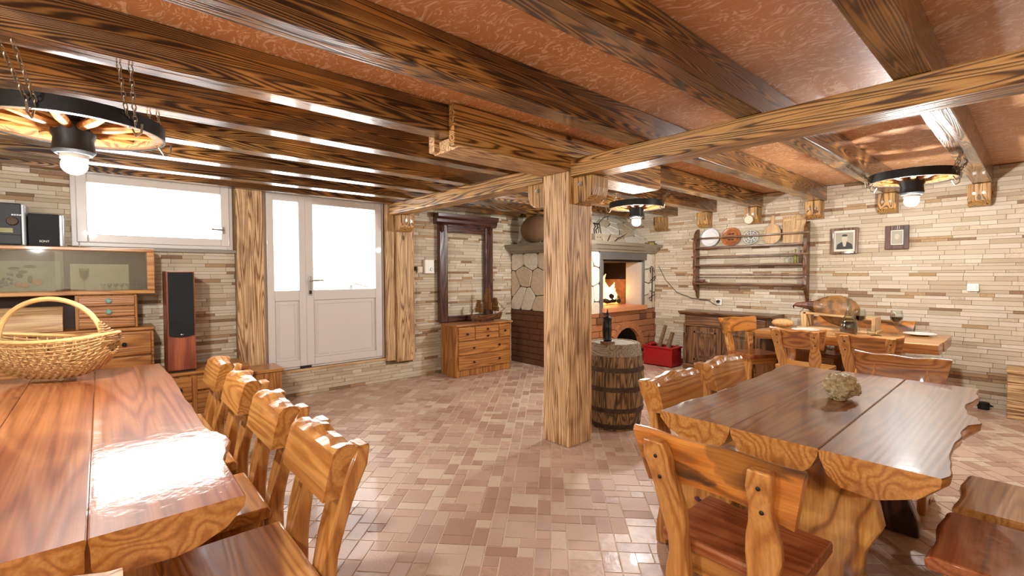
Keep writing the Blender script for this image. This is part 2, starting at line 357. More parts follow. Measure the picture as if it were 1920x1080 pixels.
def hidden_floor(u, v):
    return (-.7 < u < .75 and 1.2 < v < 4.5) or (1.4 < u < 4.1 and -.3 < v < 1.5) or (2.7 < u < 3.8 and 2.35 < v < 3.1)
sc_ = []
for n, (u, v, a, b_, k) in enumerate(pav):
    p = pix(u, v, 0)
    if p and 0 < p[0] < 1920 and p[1] < 1075 and not hidden_floor(u, v): sc_.append((a*b_/p[2]**3, n))
big = {n for _, n in sorted(sc_, reverse=True)[:295]}
ub = [unit_box('paver_mesh', m) for m in PAVE]
rest = MB()
for n, (u, v, a, b_, k) in enumerate(pav):
    g = .007; dz = jit(.0006)
    if n in big: inst('paver', ub[k], floor, (u,v,-.006+dz), (a-g,b_-g,.010), (0,0,ANG))
    else:
        rest.mi = k; hx, hy = (a-g)/2, (b_-g)/2
        rest.obox((u,v,-.006+dz), (ca*hx,sa*hx,0), (-sa*hy,ca*hy,0), (0,0,.005))
o = rest.build('distant_pavers', PAVE, floor); o['kind'] = 'stuff'

ceil = B(UA0-.2,UB+.25,VA0-.2,VA+.25,ZC,ZC+.1).build('ceiling', 'ceiling'); tag(ceil, 'terracotta plaster ceiling between the beams', kind='structure')

# ---- walls
WIN = (-.18, 1.06, 1.66, 2.34)          # window opening U0,U1,Z0,Z1
DOOR = (1.345, 2.78, .31, 2.345)        # door opening
T = .25
mw = MB()
for a in ((UA0,WIN[0],0,ZC),(WIN[0],WIN[1],0,WIN[2]),(WIN[0],WIN[1],WIN[3],ZC),(WIN[1],DOOR[0],0,ZC),(DOOR[0],DOOR[1],0,DOOR[2]),(DOOR[0],DOOR[1],DOOR[3],ZC),(DOOR[1],UB+T,0,ZC)):
    mw.box(a[0],a[1],VA+.006,VA+T,a[2] if a[2] else -.12,a[3])
wall_left = mw.build('wall_left', 'mortar'); tag(wall_left, 'window wall clad in stacked cream stone strips', kind='structure')
wall_right = B(UB+.006,UB+T,VA0-T,VA+T,-.12,ZC).build('wall_right', 'mortar'); tag(wall_right, 'far wall clad in cream and tan stone strips', kind='structure')
wall_back = B(UA0-T,UA0,VA0-T,VA+T,-.12,ZC).build('wall_back', STRIP[0]); tag(wall_back, 'plain cream wall', kind='structure')
wall_front = B(UA0,UB,VA0-T,VA0,-.12,ZC).build('wall_front', STRIP[0]); tag(wall_front, 'plain cream wall', kind='structure')

def strips(wall, horiz0, horiz1, holes, to_pt, occl, flipn):
    rows = []; z = 0.0
    while z < ZC-.012:
        h = random.choice((.028,.036,.044,.05)); h = min(h, ZC-z); rows.append((z,h)); z += h
    lst = []
    for z, h in rows:
        x = horiz0 - random.random()*.2
        while x < horiz1:
            k = random.choices(range(5), (28,22,18,18,14))[0]
            L = random.uniform(.12,.38) if k < 3 else random.uniform(.10,.26)
            if h > .04 and k >= 3: k = 0
            a, b_ = max(x,horiz0), min(x+L,horiz1); x += L
            segs = [(a,b_)]
            for (h0,h1,z0,z1) in holes:
                if z+h > z0+.004 and z < z1-.004:
                    ns = []
                    for (p,q) in segs:
                        if q <= h0 or p >= h1: ns.append((p,q)); continue
                        if p < h0: ns.append((p,h0))
                        if q > h1: ns.append((h1,q))
                    segs = ns
            for (p,q) in segs:
                if q-p > .015: lst.append(((p+q)/2, z+h/2, q-p, h, k, random.uniform(.008,.02)))
    sc = []
    for n, (c, z, L, h, k, dp) in enumerate(lst):
        p = pix(*to_pt(c, z))
        if p and 0 < p[0] < 1920 and 0 < p[1] < 1080 and not any(x0 < p[0] < x1 and y0 < p[1] < y1 for x0,x1,y0,y1 in occl): sc.append((min(L,.3)*h/p[2]**2, n))
    bg = {n for _, n in sorted(sc, reverse=True)[:295]}
    um = [unit_box('stone_strip_mesh', m) for m in STRIP]; st = MB()
    for n, (c, z, L, h, k, dp) in enumerate(lst):
        P = Vector(to_pt(c, z)); g = .003
        if flipn == 'v': cen = (P[0], P[1]+.01-dp/2, P[2]); scl = (L-g, dp, h-g)
        else: cen = (P[0]+.01-dp/2, P[1], P[2]); scl = (dp, L-g, h-g)
        if n in bg: inst('stone_strip', um[k], wall, cen, scl)
        else:
            st.mi = k; st.box(cen[0]-scl[0]/2,cen[0]+scl[0]/2,cen[1]-scl[1]/2,cen[1]+scl[1]/2,cen[2]-scl[2]/2,cen[2]+scl[2]/2)
    o = st.build('further_stone_strips', STRIP, wall); o['kind'] = 'stuff'
strips(wall_left, -.95, UB, [WIN, (DOOR[0]-.27,DOOR[0],0,ZC), (DOOR[0]-.0,DOOR[1],DOOR[2],ZC), (DOOR[1],DOOR[1]+.39,.24,ZC), (4.97,UB,0,1.9)], lambda c, z: (c, VA, z), [(0,290,460,760),(290,370,505,700),(0,1920,0,330),(825,960,600,710),(960,1920,0,1080)], 'v')
strips(wall_right, -1.2, 5.6, [(4.2,5.7,0,1.9)], lambda c, z: (UB, c, z), [(1280,1445,585,700),(1000,1115,0,1080),(1360,1760,600,720),(1640,1790,320,345),(1100,1225,0,1080)], 'u')

# ---- window
def ring(mb, u0, u1, z0, z1, t, v0, v1):
    mb.box(u0,u0+t,v0,v1,z0,z1).box(u1-t,u1,v0,v1,z0,z1).box(u0+t,u1-t,v0,v1,z0,z0+t).box(u0+t,u1-t,v0,v1,z1-t,z1); return mb
g = bpy.data.objects.new('window_1', None); C.objects.link(g); g.location = ((WIN[0]+WIN[1])/2, VA, WIN[2]); tag(g, 'white framed basement window above the display cabinet', kind='structure')
ring(MB(), WIN[0],WIN[1],WIN[2],WIN[3],.05,VA-.012,VA+.08).build('window_frame','white_pvc',g,bev=.006,world=True)
ring(MB(), WIN[0]+.035,WIN[1]-.035,WIN[2]+.035,WIN[3]-.035,.075,VA-.035,VA+.05).build('sash','white_pvc',g,bev=.008,world=True)
B(WIN[0]+.1,WIN[1]-.1,VA+.004,VA+.012,WIN[2]+.1,WIN[3]-.1).build('pane','window_glass',g,world=True)
hz = 1.86
MB().box(.955,.985,VA-.05,VA-.034,hz-.035,hz+.035).tube([(.97,VA-.05,hz),(.97,VA-.075,hz),(.86,VA-.078,hz+.004)],.009,8).build('window_handle','steel',g,bev=.003,world=True)
B(WIN[0]-.02,WIN[1]+.03,VA-.05,VA+.1,WIN[2]-.035,WIN[2]-.002).build('window_sill','sillstone',g,bev=.004,world=True)
# ---- door: narrow fixed leaf and wide leaf
VD = VA+.05
g = bpy.data.objects.new('door_1', None); C.objects.link(g); g.location = ((DOOR[0]+DOOR[1])/2, VD, DOOR[2]); tag(g, 'white two-leaf entrance door with glazed upper halves', kind='structure')
ring(MB(), DOOR[0],DOOR[1],DOOR[2],DOOR[3],.045,VD-.03,VD+.06).build('door_frame','white_pvc',g,bev=.006,world=True)
def leaf(u0, u1, wide):
    z0, z1 = DOOR[2]+.03, DOOR[3]-.04
    zm = 1.16; lf = MB(); t = .085 if wide else .075
    ring(lf, u0,u1,z0,z1,t,VD-.05,VD+.02); lf.box(u0+t,u1-t,VD-.05,VD+.02,zm-.06,zm+.06)
    lo = lf.build('door_leaf','white_pvc',g,bev=.006,world=True)
    B(u0+t,u1-t,VD-.02,VD-.012,zm+.06,z1-t).build('pane','window_glass',lo,world=True)
    pm = MB().box(u0+t,u1-t,VD-.025,VD+.005,z0+t,zm-.06); ring(pm,u0+t+.03,u1-t-.03,z0+t+.03,zm-.09,.018,VD-.034,VD-.02)
    pm.build('lower_panel','white_pvc',lo,bev=.004,world=True)
    return lo
l1 = leaf(1.385, 1.797, False); l2 = leaf(1.7975, 2.74, True)
MB().box(1.825,1.855,VD-.062,VD-.05,1.16,1.38).tube([(1.84,VD-.06,1.33),(1.84,VD-.095,1.33),(1.98,VD-.1,1.335)],.011,8).build('door_handle','steel',l2,bev=.003,world=True)
MB().box(1.826,1.854,VD-.066,VD-.06,1.175,1.215).build('lock','black_plastic',l2,world=True)
MB().tube([(2.36,VD+.03,1.245),(2.42,VD+.035,1.285),(2.60,VD+.035,1.235)],.012,8).box(2.34,2.38,VD+.02,VD+.05,1.2,1.27).build('outer_handle','steel',l2,world=True)
B(1.72,1.84,VD-.06,VD-.03,DOOR[2]+.005,DOOR[2]+.028).build('threshold_catch','black_plastic',g,world=True)
tag(B(DOOR[0],DOOR[1]+.1,VA-.015,VA+.24,DOOR[2]-.03,DOOR[2]).build('trim_1','pale_x',bev=.004), 'pale wooden threshold under the white door', kind='structure')
tag(B(DOOR[0]-.02,DOOR[1]+.14,VA-.05,VA+.02,DOOR[3],DOOR[3]+.05).build('trim_2','cross_x',bev=.006), 'narrow wooden lintel strip above the white door', kind='structure')
tag(B(DOOR[0]-.265,DOOR[0]-.005,VA-.07,VA+.02,.0,ZB+.08).build('trim_3','post_z',bev=.008), 'broad scorched pine board between window and door', kind='structure')
tag(B(DOOR[1]+.0,DOOR[1]+.12,VA-.06,VA+.05,.27,ZB+.08).build('trim_4','post_z',bev=.008), 'pale pine jamb lining on the hinge side of the door', kind='structure')
tag(B(DOOR[1]+.125,DOOR[1]+.38,VA-.10,VA+.02,.25,ZB+.08).build('trim_5','post_z',bev=.01), 'scorched pine pillar on the hinge side of the door', kind='structure')
tag(B(UA0-1,UB+1,VA+T,VA+6,-.3,.27).build('ground_outside','outside'), 'pale paving outside the door', kind='structure')

# ================================================================== TIMBER
BV = [.41,1.13,1.86,2.61,3.25,3.87,4.47,5.07,5.55]
ORD = ['between the fireplace lamp and','']
BL = ['charred ceiling beam over the right dining table, outermost past the wheel lamp','charred ceiling beam just behind the wheel lamp of the far table','charred ceiling beam between the post saddle and the far table lamp',
      'charred ceiling beam resting in the post saddle','charred ceiling beam next to the post saddle towards the door','charred ceiling beam over the fireplace wheel lamp, second past the saddle',
      'charred ceiling beam third past the post saddle towards the door','charred ceiling beam second from the window wall','charred ceiling beam lying along the top of the window wall']
for i, v in enumerate(BV):
    hw = .07 if i < 8 else .06
    single(B(UA0,UB,v-hw,v+hw,ZB,ZC-.001), 'ceiling_beam', 'beam_x', BL[i], 'beam', (2,v,ZB), 'charred ceiling beams', bev=.008)
PU0, PU1, PV0, PV1 = 2.79, 3.08, 2.48, 2.76
t = thing('timber_post', 'thick square scorched pine post standing beside the barrel', 'post', ((PU0+PU1)/2,(PV0+PV1)/2,0))
# four facing boards round a core
B(PU0,PU1-.03,PV0,PV0+.03,0,2.21).build('facing_board','post_z',t,bev=.006,world=True)
B(PU0,PU0+.03,PV0+.03,PV1,0,2.21).build('facing_board','post_z',t,bev=.006,world=True)
B(PU1-.03,PU1,PV0,PV1-.03,0,2.21).build('facing_board','post_z',t,bev=.006,world=True)
B(PU0+.03,PU1,PV1-.03,PV1,0,2.21).build('facing_board','post_z',t,bev=.006,world=True)
t = thing('post_saddle', 'pine saddle box on the post cradling a ceiling beam', 'beam', ((PU0+PU1)/2,(PV0+PV1)/2,2.21))
B(1.74,4.11,PV0,PV1+.02,2.211,2.295).build('saddle_bottom','post_x',t,bev=.008,world=True)
B(1.70,4.13,PV0-.005,PV0+.055,2.22,2.485).build('side_board','cross_x',t,bev=.008,world=True)
B(1.70,4.10,PV1-.05,PV1+.02,2.22,2.40).build('side_board','post_x',t,bev=.008,world=True)
single(B(PU0+.01,PU0+.21,VA0,PV0-.006,2.165,ZB-.001), 'cross_beam', 'cross_y', 'scorched pine cross beam running from the post over the far table', 'beam', (PU0+.1,1,2.165), 'cross beams on the post', bev=.01)
single(B(PU0+.01,PU0+.21,PV1+.021,VA-.1,2.165,ZB-.001), 'cross_beam', 'cross_y', 'scorched pine cross beam running from the post to the door pillar', 'beam', (PU0+.1,4,2.165), 'cross beams on the post', bev=.01)
def bolts(t, pts, nrm, r=.012):
    for p in pts:
        q = Vector(p)-Vector(nrm)*.006; e = Vector(p)+Vector(nrm)*.006
        MB().tube([q,e],r*1.6,10).build('washer','steel',t,world=True)
        MB().tube([e,e+Vector(nrm)*.01],r,6).build('bolt','steel',t,world=True)
def corbel_profile(dep, z0, z1):
    return [(0,z0),(dep*.6,z0+.01),(dep*.9,z0+.05),(dep,z0+.12),(dep,z1),(0,z1)]
CL = ['wooden corbel at the wall under the outermost beam past the wheel lamp','wooden corbel at the wall behind the far table wheel lamp','wooden corbel at the wall beside the bread boards on the rack',
      'wooden corbel at the wall with a small round dial on it above the plate rack','wooden corbel at the wall above the white plate end of the rack','wooden corbel at the wall beside the fireplace wheel lamp']
for i in range(6):
    v = BV[i]+(.02 if i < 5 else .16); v = [.43,1.17,1.90,2.64,3.33,4.05][i]
    t = thing('corbel', CL[i], 'corbel', (UB,v,2.08), group='corbels along the stone wall')
    MB().prism([(UB-a,z) for a,z in corbel_profile(.17,2.075,ZB-.002)], 'xz', v-.085, v+.085).build('bracket','cross_z',t,bev=.006,world=True)
    bolts(t, [(UB-.172,v-.035,2.20),(UB-.172,v+.035,2.20)], (-1,0,0), .009)
    if i == 3: MB().lathe([(.0,0),(.055,0),(.055,.02),(.045,.02),(.04,.012),(0,.012)], (UB-.18,v+.02,2.13), 20, 'x').build('round_dial','ivory',t,smooth=True,world=True)
for nm, lab, (va, sgn, uc) in (('post_corbel','rounded pine corbel on the post under the long cross beam',(PV0,-1,2.94)),('post_corbel','rounded pine corbel on the post facing the door wall',(PV1,1,2.9)),('post_corbel','pine corbel with two bolts on the door pillar',(VA-.10,-1,2.98))):
    t = thing(nm, lab, 'corbel', (uc,va,1.97), group='corbels under the cross beams')
    dep = .2 if sgn > 0 or va < 3 else .16
    MB().prism([(va+sgn*a,z) for a,z in corbel_profile(dep,1.95,2.164)], 'yz', uc-.10, uc+.10).build('bracket','cross_z',t,bev=.012,world=True)
    if va > 3: bolts(t, [(uc-.03,va-.162,2.09),(uc+.04,va-.162,2.08)], (0,-1,0), .012)
    else: bolts(t, [(uc-.102,va+sgn*.08,2.1)], (-1,0,0), .012)

# ================================================================== WHEEL LAMPS
def link_chain(a, b, pitch=.03, lw=.008):
    mb = MB(); a, b = Vector(a), Vector(b); dd = b-a; n = max(2,int(dd.length/pitch)); x = dd.normalized()
    u = x.cross(Vector((.3,.2,1))).normalized(); w2 = x.cross(u)
    for i in range(n):
        c = a+dd*((i+.5)/n); s_ = u if i % 2 else w2
        L = dd.length/n*.68
        pts = [c+x*(L*math.cos(q))+s_*(lw*math.sin(q)) for q in [2*math.pi*k/8 for k in range(8)]]
        mb.tube(pts, .0025, 4, closed=True)
    return mb
def wheel_lamp(c, zw, R, label, hang, rot=0):
    t = thing('wheel_lamp', label, 'lamp', (c[0],c[1],zw-.25), group='hanging cartwheel lamps')
    th = .045
    prof = [(R-.055,-.028),(R-.008,-.028),(R-.008,.028),(R-.055,.028),(R-.055,-.028)]
    MB().lathe(prof,(c[0],c[1],zw),40).build('felloe','walnut_x',t,smooth=True,world=True)
    MB().lathe([(R-.009,-.034),(R,-.034),(R,.034),(R-.009,.034),(R-.009,-.034)],(c[0],c[1],zw),48).build('iron_tyre','iron',t,smooth=True,world=True)
    for k in range(10):
        a = rot+2*math.pi*k/10; e = (math.cos(a),math.sin(a))
        MB().tube([(c[0]+e[0]*.05,c[1]+e[1]*.05,zw-.02),(c[0]+e[0]*R*.5,c[1]+e[1]*R*.5,zw-.01),(c[0]+e[0]*(R-.05),c[1]+e[1]*(R-.05),zw)],[.02,.024,.016],8).build('spoke','chest_x',t,smooth=True,world=True)
    MB().lathe([(.0,.075),(.055,.075),(.055,.02),(.08,.0),(.085,-.05),(.075,-.07),(.082,-.13),(.07,-.145),(0,-.145)],(c[0],c[1],zw),20).build('hub','iron',t,smooth=True,world=True)
    MB().lathe([(.05,-.14),(.055,-.15),(.052,-.165),(.0,-.165)],(c[0],c[1],zw),16).build('lamp_socket','white_plastic',t,smooth=True,world=True)
    MB().ball((c[0],c[1],zw-.195),(.05,.05,.045),16,10).build('bulb','bulb',t,smooth=True,world=True)
    for (ang, top) in hang:
        e = (c[0]+math.cos(ang)*(R-.02), c[1]+math.sin(ang)*(R-.02), zw-.0)
        for k in (-1,1):
            if (Vector(top)-Vector(e)).length < .06: continue
            link_chain((e[0]+k*.012,e[1]-k*.012,zw-.03),(top[0]+k*.02,top[1],top[2])).build('chain','chain',t,smooth=True,world=True)
        MB().tube([(e[0],e[1],zw-.04),(e[0]+.02*math.cos(ang),e[1]+.02*math.sin(ang),zw-.075),(e[0]+.05*math.cos(ang),e[1]+.05*math.sin(ang),zw-.06),(e[0]+.055*math.cos(ang),e[1]+.055*math.sin(ang),zw-.02)],.005,6).build('hook','chain',t,smooth=True,world=True)
    return t
wheel_lamp((5.05,.72),2.185,.29,'black cartwheel lamp hanging by chains beside the ham table',[(-1.9,(4.85,BV[0],ZB)),(-1.0,(5.30,BV[0],ZB)),(1.2,(5.25,BV[1]-.03,ZB)),(2.1,(4.75,BV[1]-.03,ZB))],.2)
wheel_lamp((-.08,3.12),2.13,.36,'black cartwheel lamp hanging over the long table by the window',[(.15,(.24,BV[4],ZB)),(2.6,(-.42,BV[4],ZB)),(-1.9,(-.25,BV[3],ZB)),(-.9,(.1,BV[3],ZB))],.1)
wheel_lamp((4.70,3.13),2.19,.31,'black cartwheel lamp hanging in front of the stone fireplace hood',[(.4,(5.0,BV[4]-.05,ZB)),(2.3,(4.5,BV[4],ZB)),(-1.5,(4.7,BV[3]+.1,ZB))],.3)
wheel_lamp((-.8,-.9),2.10,.37,'added unseen cartwheel lamp over the open floor behind the tables',[(.8,(-.55,-.65,ZC)),(3.9,(-1.05,-1.15,ZC))],.1)  # extra lamp behind the camera, added to brighten the room
wheel_lamp((-1.7,1.3),2.10,.37,'added unseen cartwheel lamp behind the long table',[(.8,(-1.5,BV[2],ZB)),(3.9,(-1.95,BV[1],ZB))],.1)  # another added fill lamp out of view, placed to light the post's window-side face

# ================================================================== FIREPLACE OVEN
def clip(poly, a, b, c):                              # keep a*x+b*y <= c
    out = []
    for i in range(len(poly)):
        p, q = poly[i], poly[(i+1) % len(poly)]; dp = a*p[0]+b*p[1]-c; dq = a*q[0]+b*q[1]-c
        if dp <= 0: out.append(p)
        if dp*dq < 0: s_ = dp/(dp-dq); out.append((p[0]+(q[0]-p[0])*s_, p[1]+(q[1]-p[1])*s_))
    return out
def voronoi(pts, poly0, gap):
    res = []
    for i, p in enumerate(pts):
        poly = list(poly0)
        for j, q in enumerate(pts):
            if i == j: continue
            a, b_ = q[0]-p[0], q[1]-p[1]; L = math.hypot(a, b_)
            if L > 1.2: continue
            poly = clip(poly, a/L, b_/L, (a*(p[0]+q[0])+b_*(p[1]+q[1]))/2/L-gap/2)
            if len(poly) < 3: break
        if len(poly) >= 3: res.append(poly)
    return res
def round_poly(poly, k=.12):
    out = []
    for i in range(len(poly)):
        p, q = poly[i], poly[(i+1) % len(poly)]
        out += [(p[0]+(q[0]-p[0])*k, p[1]+(q[1]-p[1])*k), (q[0]+(p[0]-q[0])*k, q[1]+(p[1]-q[1])*k)]
    return out
def scatter(x0, x1, y0, y1, s):
    pts = []; nx, ny = max(1,round((x1-x0)/s)), max(1,round((y1-y0)/s))
    for i in range(nx):
        for j in range(ny): pts.append((x0+(i+.5+jit(.36)+(j%2)*.3)*(x1-x0)/nx, y0+(j+.5+jit(.36))*(y1-y0)/ny))
    return pts
OU, OV = 4.97, 4.20                                   # free corner of the oven
OZ0, OZ1 = .83, 1.72
ov = thing('stone_oven', 'white flagstone corner fireplace oven with fire burning inside', 'fireplace', (OU,OV,0))
OPU0, OPU1, OPZ0, OPZ1 = 5.46, 6.50, .90, 1.61
ARU, ARW, ARZ = 6.02, .40, .60
body = MB()
y0 = OV+.03
body.box(OU+.03,OPU0,y0,VA-.003,0,OZ1).box(OPU1,UB-.002,y0,OV+.30,0,OZ1).box(OPU1,UB-.002,OV+.30,VA-.003,0,.83).box(OPU1,UB-.002,OV+.30,VA-.003,OPZ1,OZ1)     # cheeks
body.box(OPU0,OPU1,y0,VA-.003,OPZ1,OZ1)                                       # above the mouth
body.box(OPU0,OPU1,y0,VA-.003,.66,OPZ0-.07).box(OPU0,ARU-ARW,y0,VA-.003,0,.66).box(ARU+ARW,OPU1,y0,VA-.003,0,.66)
body.box(ARU-ARW,ARU+ARW,y0+.75,VA-.003,0,.66)
body.build('masonry_core','joint',ov,world=True)
XR = UB-.012
MB().box(OPU0,XR,OV+.95,OV+1.0,OPZ0-.07,1.30).box(OPU0,OPU0+.03,OV+.36,OV+.95,OPZ0-.02,OPZ1).box(XR-.03,XR,OV+.302,OV+.95,OPZ0-.06,1.30).build('firebox_lining','firebrick',ov,world=True)
MB().box(OPU0,XR,OV+.95,OV+1.0,1.30,OPZ1).box(XR-.03,XR,OV+.302,OV+.95,1.30,OPZ1-.004).box(OPU0,XR-.03,OV+.05,OV+.95,OPZ1-.03,OPZ1-.002).build('sooty_lining','soot',ov,world=True)
B(OPU0+.002,XR-.031,OV+.362,OV+.95,OPZ0-.07,OPZ0).build('hearth','firebrick',ov,world=True)
B(OPU1-.035,OPU1-.001,OV+.01,OV+.30,OPZ0,OPZ1-.031).build('granite_cheek','granite',ov,world=True)
B(OPU0+.0,OPU0+.03,OV+.01,OV+.36,OPZ0,OPZ1-.031).build('granite_cheek','granite',ov,world=True)
B(OPU0-.02,OPU1+.02,OV-.07,OV+.36,OPZ0-.07,OPZ0).build('hearth_slab','slab',ov,bev=.008,world=True)
MB().box(OPU0-.06,OPU0,OV-.012,OV+.04,OPZ0-.22,OPZ1+.005).build('frame_upright','steelframe',ov,bev=.004,world=True)
MB().box(OPU1,OPU1+.03,OV-.012,OV+.04,OPZ0,OPZ1+.005).build('frame_upright','steelframe',ov,bev=.004,world=True)
B(OPU0-.07,OPU1+.08,OV-.02,OV+.05,OPZ1,OZ1).build('lintel','steelframe',ov,bev=.004,world=True)
# bricks of the base
bm_ = [unit_box('oven_brick_mesh', MT['obrick']), unit_box('oven_brick_mesh', MT['obrick2'])]
z = 0.0
while z < OZ0-.02:
    h = random.uniform(.085,.105); h = min(h, OZ0-z); u = OU-random.random()*.15
    while u < UB-.01:
        L = random.uniform(.16,.30); a, b_ = max(u,OU), min(u+L,UB-.003); u += L
        segs = [(a,b_)]
        zc = z+h/2
        if zc < ARZ:
            hw = ARW*math.sqrt(max(0,1-(max(0,zc-.22)/(ARZ-.22))**2))
            segs = [(p,q) for p,q in ((a,min(b_,ARU-hw)),(max(a,ARU+hw),b_)) if q-p > .02]
        if OPU0-.02 < (a+b_)/2 < OPU1+.02 and z+h > OPZ0-.07: continue
        for p, q in segs:
            if q-p > .02:
                dp = random.uniform(.03,.055)
                inst('brick', bm_[random.random() < .3], ov, ((p+q)/2-OU, .032-dp/2, zc), (q-p-.008, dp, h-.008))
    v = OV+.04
    while v < VA-.02:
        L = random.uniform(.22,.32); q = min(v+L, VA-.004)
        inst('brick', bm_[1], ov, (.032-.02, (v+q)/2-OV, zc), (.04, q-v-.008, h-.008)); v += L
    z += h
# arch voussoirs and dark niche
for k in range(11):
    a = math.pi*(k+.5)/11; c = Vector((ARU-ARW*1.02*math.cos(a), OV-.02, .22+(ARZ-.2)*math.sin(a)))
    x = Vector((math.cos(a)*ARW, 0, -math.sin(a)*(ARZ-.22))).normalized(); x = Vector((-math.cos(a),0,math.sin(a))); y = Vector((math.sin(a),0,math.cos(a)))
    MB().obox(c, x*.05, y*.055, Vector((0,.03,0))).build('brick','obrick',ov,world=True)
ni = MB()
N = 12; arc = [(ARU-ARW*math.cos(math.pi*k/N), .22+(ARZ-.22)*math.sin(math.pi*k/N)) for k in range(N+1)]
arc = [(ARU-ARW,0)]+arc+[(ARU+ARW,0)]
ni.add([(p[0],OV+.02,p[1]) for p in arc]+[(p[0],OV+.74,p[1]) for p in arc], [(i,i+1,i+1+len(arc),i+len(arc)) for i in range(len(arc)-1)]+[tuple(range(len(arc),2*len(arc)))])
ni.build('wood_niche','soot',ov,world=True)
# flagstones
def stones(pts, poly, plane, h0, h1, parent, shift=None):
    for i, c in enumerate(voronoi(pts, poly, .013)):
        mb = MB().prism(round_poly(c), plane, h0, h1-random.uniform(0,.006)*(1 if h1 > h0 else -1)); mb.build('flagstone', 'flag' if random.random() < .65 else 'flag2', parent, bev=.004, seg=1, world=True)
def rect(a, b_, c, d_): return [(a,c),(b_,c),(b_,d_),(a,d_)]
stones(scatter(OV,VA,OZ0,OZ1,.27), rect(OV+.005,VA-.005,OZ0+.005,OZ1-.005), 'yz', OU+.035, OU, ov)
stones(scatter(OU,OPU0-.06,OZ0-.05,OZ1,.25), rect(OU+.005,OPU0-.065,OZ0-.04,OZ1-.005), 'xz', OV+.035, OV, ov)
stones(scatter(OPU1+.03,UB,OZ0,OZ1,.2), rect(OPU1+.035,UB-.006,OZ0+.005,OZ1-.005), 'xz', OV+.035, OV, ov)
# mantel moulding along both free sides, mitred at the corner
MPF = [(.0,1.72),(.03,1.72),(.035,1.745),(.07,1.76),(.10,1.80),(.14,1.815),(.15,1.86),(.0,1.86)]
mm = MB()
mm.loft([[(UB-.003,OV-a,z) for a,z in MPF],[(OU-a,OV-a,z) for a,z in MPF],[(OU-a,VA-.025,z) for a,z in MPF]])
mm.box(OU,UB-.003,OV,VA-.004,OZ1,1.86)
mm.build('mantel','mantel',ov,bev=.003,world=True)
# hood: sloping front and side up to the ceiling, faced with stones
HB = [(OU+.10,OV+.10,1.861),(UB-.003,OV+.10,1.861),(UB-.003,VA-.004,1.861),(OU+.10,VA-.004,1.861)]
HT = [(6.15,4.95,ZC-.001),(UB-.003,4.95,ZC-.001),(UB-.003,VA-.004,ZC-.001),(6.15,VA-.004,ZC-.001)]
hood = MB().loft([HB,HT]).build('hood','joint',ov,world=True)
def on_quad(q, s_, t_):
    a, b_, c, d_ = map(Vector, q); return (a*(1-s_)+b_*s_)*(1-t_)+(d_*(1-s_)+c*s_)*t_
for q, nrm in (((HB[0],HB[1],HT[1],HT[0]), Vector((0,-.6,.75))), ((HB[3],HB[0],HT[0],HT[3]), Vector((-.48,0,.88)))):
    for c in voronoi(scatter(0,1,0,1,.2), rect(.01,.99,.01,.98), .018):
        c = round_poly(c); nn = nrm.normalized()
        lo = [on_quad(q,*p) for p in c]; hi = [p+nn*.025 for p in lo]
        MB().loft([lo,hi]).build('flagstone', 'flag' if random.random() < .6 else 'flag2', ov, world=True)
# fire
fx, fy, fz = 6.30, OV+.52, OPZ0+.001
t = thing('fire_log_pile', 'charred logs burning inside the stone oven', 'firewood', (fx,fy,fz))
for (a, b_, r_) in (((-.3,.1,.05),(.22,.12,.05),.05),((-.25,-.08,.05),(.2,-.05,.055),.045),((-.12,-.15,.13),(.1,.2,.14),.045),((.0,-.2,.05),(.34,.1,.1),.035)):
    MB().tube([Vector(a), (Vector(a)+Vector(b_))/2+Vector((0,0,.012)), Vector(b_)], [r_,r_*1.05,r_*.9], 9).build('log','char',t)
for k in range(9): MB().ball((jit(.3),jit(.15),.012),(.035,.03,.02),7,5).build('ember','ember',t)
for (x,y,hh,r_,core) in ((-.18,.0,.34,.09,0),(-.06,.05,.44,.10,0),(.07,-.02,.30,.08,0),(-.12,-.06,.24,.07,1),(.0,-.05,.27,.07,1),(.17,.04,.22,.06,0),(-.27,.03,.22,.06,0),(.04,.06,.2,.06,1)):
    pts = [(x+math.sin(i*1.1+x*9)*.025*i/3, y, .05+hh*i/7) for i in range(8)]
    rr = [r_*q for q in (.45,.9,1.0,.85,.62,.4,.2,.03)]
    MB().tube(pts, rr, 9).build('flame','flame_core' if core else 'flame',t,smooth=True)

# ================================================================== TABLES
def plank(L0, L1, w0, w1, zt, th, along, edge0=None, edge1=None, r0=.05, r1=.05, n=26):
    """one thick board with a rounded underside; edge0/edge1 are offset functions for live edges"""
    loops = []
    for i in range(n+1):
        l = L0+(L1-L0)*i/n; a = w0+(edge0(l) if edge0 else 0); b_ = w1+(edge1(l) if edge1 else 0)
        wob = .006*math.sin(l*9+w0*20)
        pr = [(a,zt-.004),(a+.004,zt),(b_-.004,zt),(b_,zt-.004),(b_-.004,zt-.03),(b_-r1*.4,zt-th*.7),(b_-r1,zt-th+wob),((a+b_)/2,zt-th-.008+wob),(a+r0,zt-th+wob),(a+r0*.4,zt-th*.7),(a+.004,zt-.03)]
        loops.append([((x,l,z) if along == 'y' else (l,x,z)) for x,z in pr])
    mb = MB().loft(loops); N = 11
    mb.m = [0 if (k % N) in (0,1,2) and k < n*N else 1 for k in range(len(mb.f))]
    return mb
def wavy(a, k, ph): return lambda l: a*math.sin(l*k+ph)+a*.6*math.sin(l*k*2.3+ph*1.7)+a*.35*math.sin(l*k*5.1+ph)
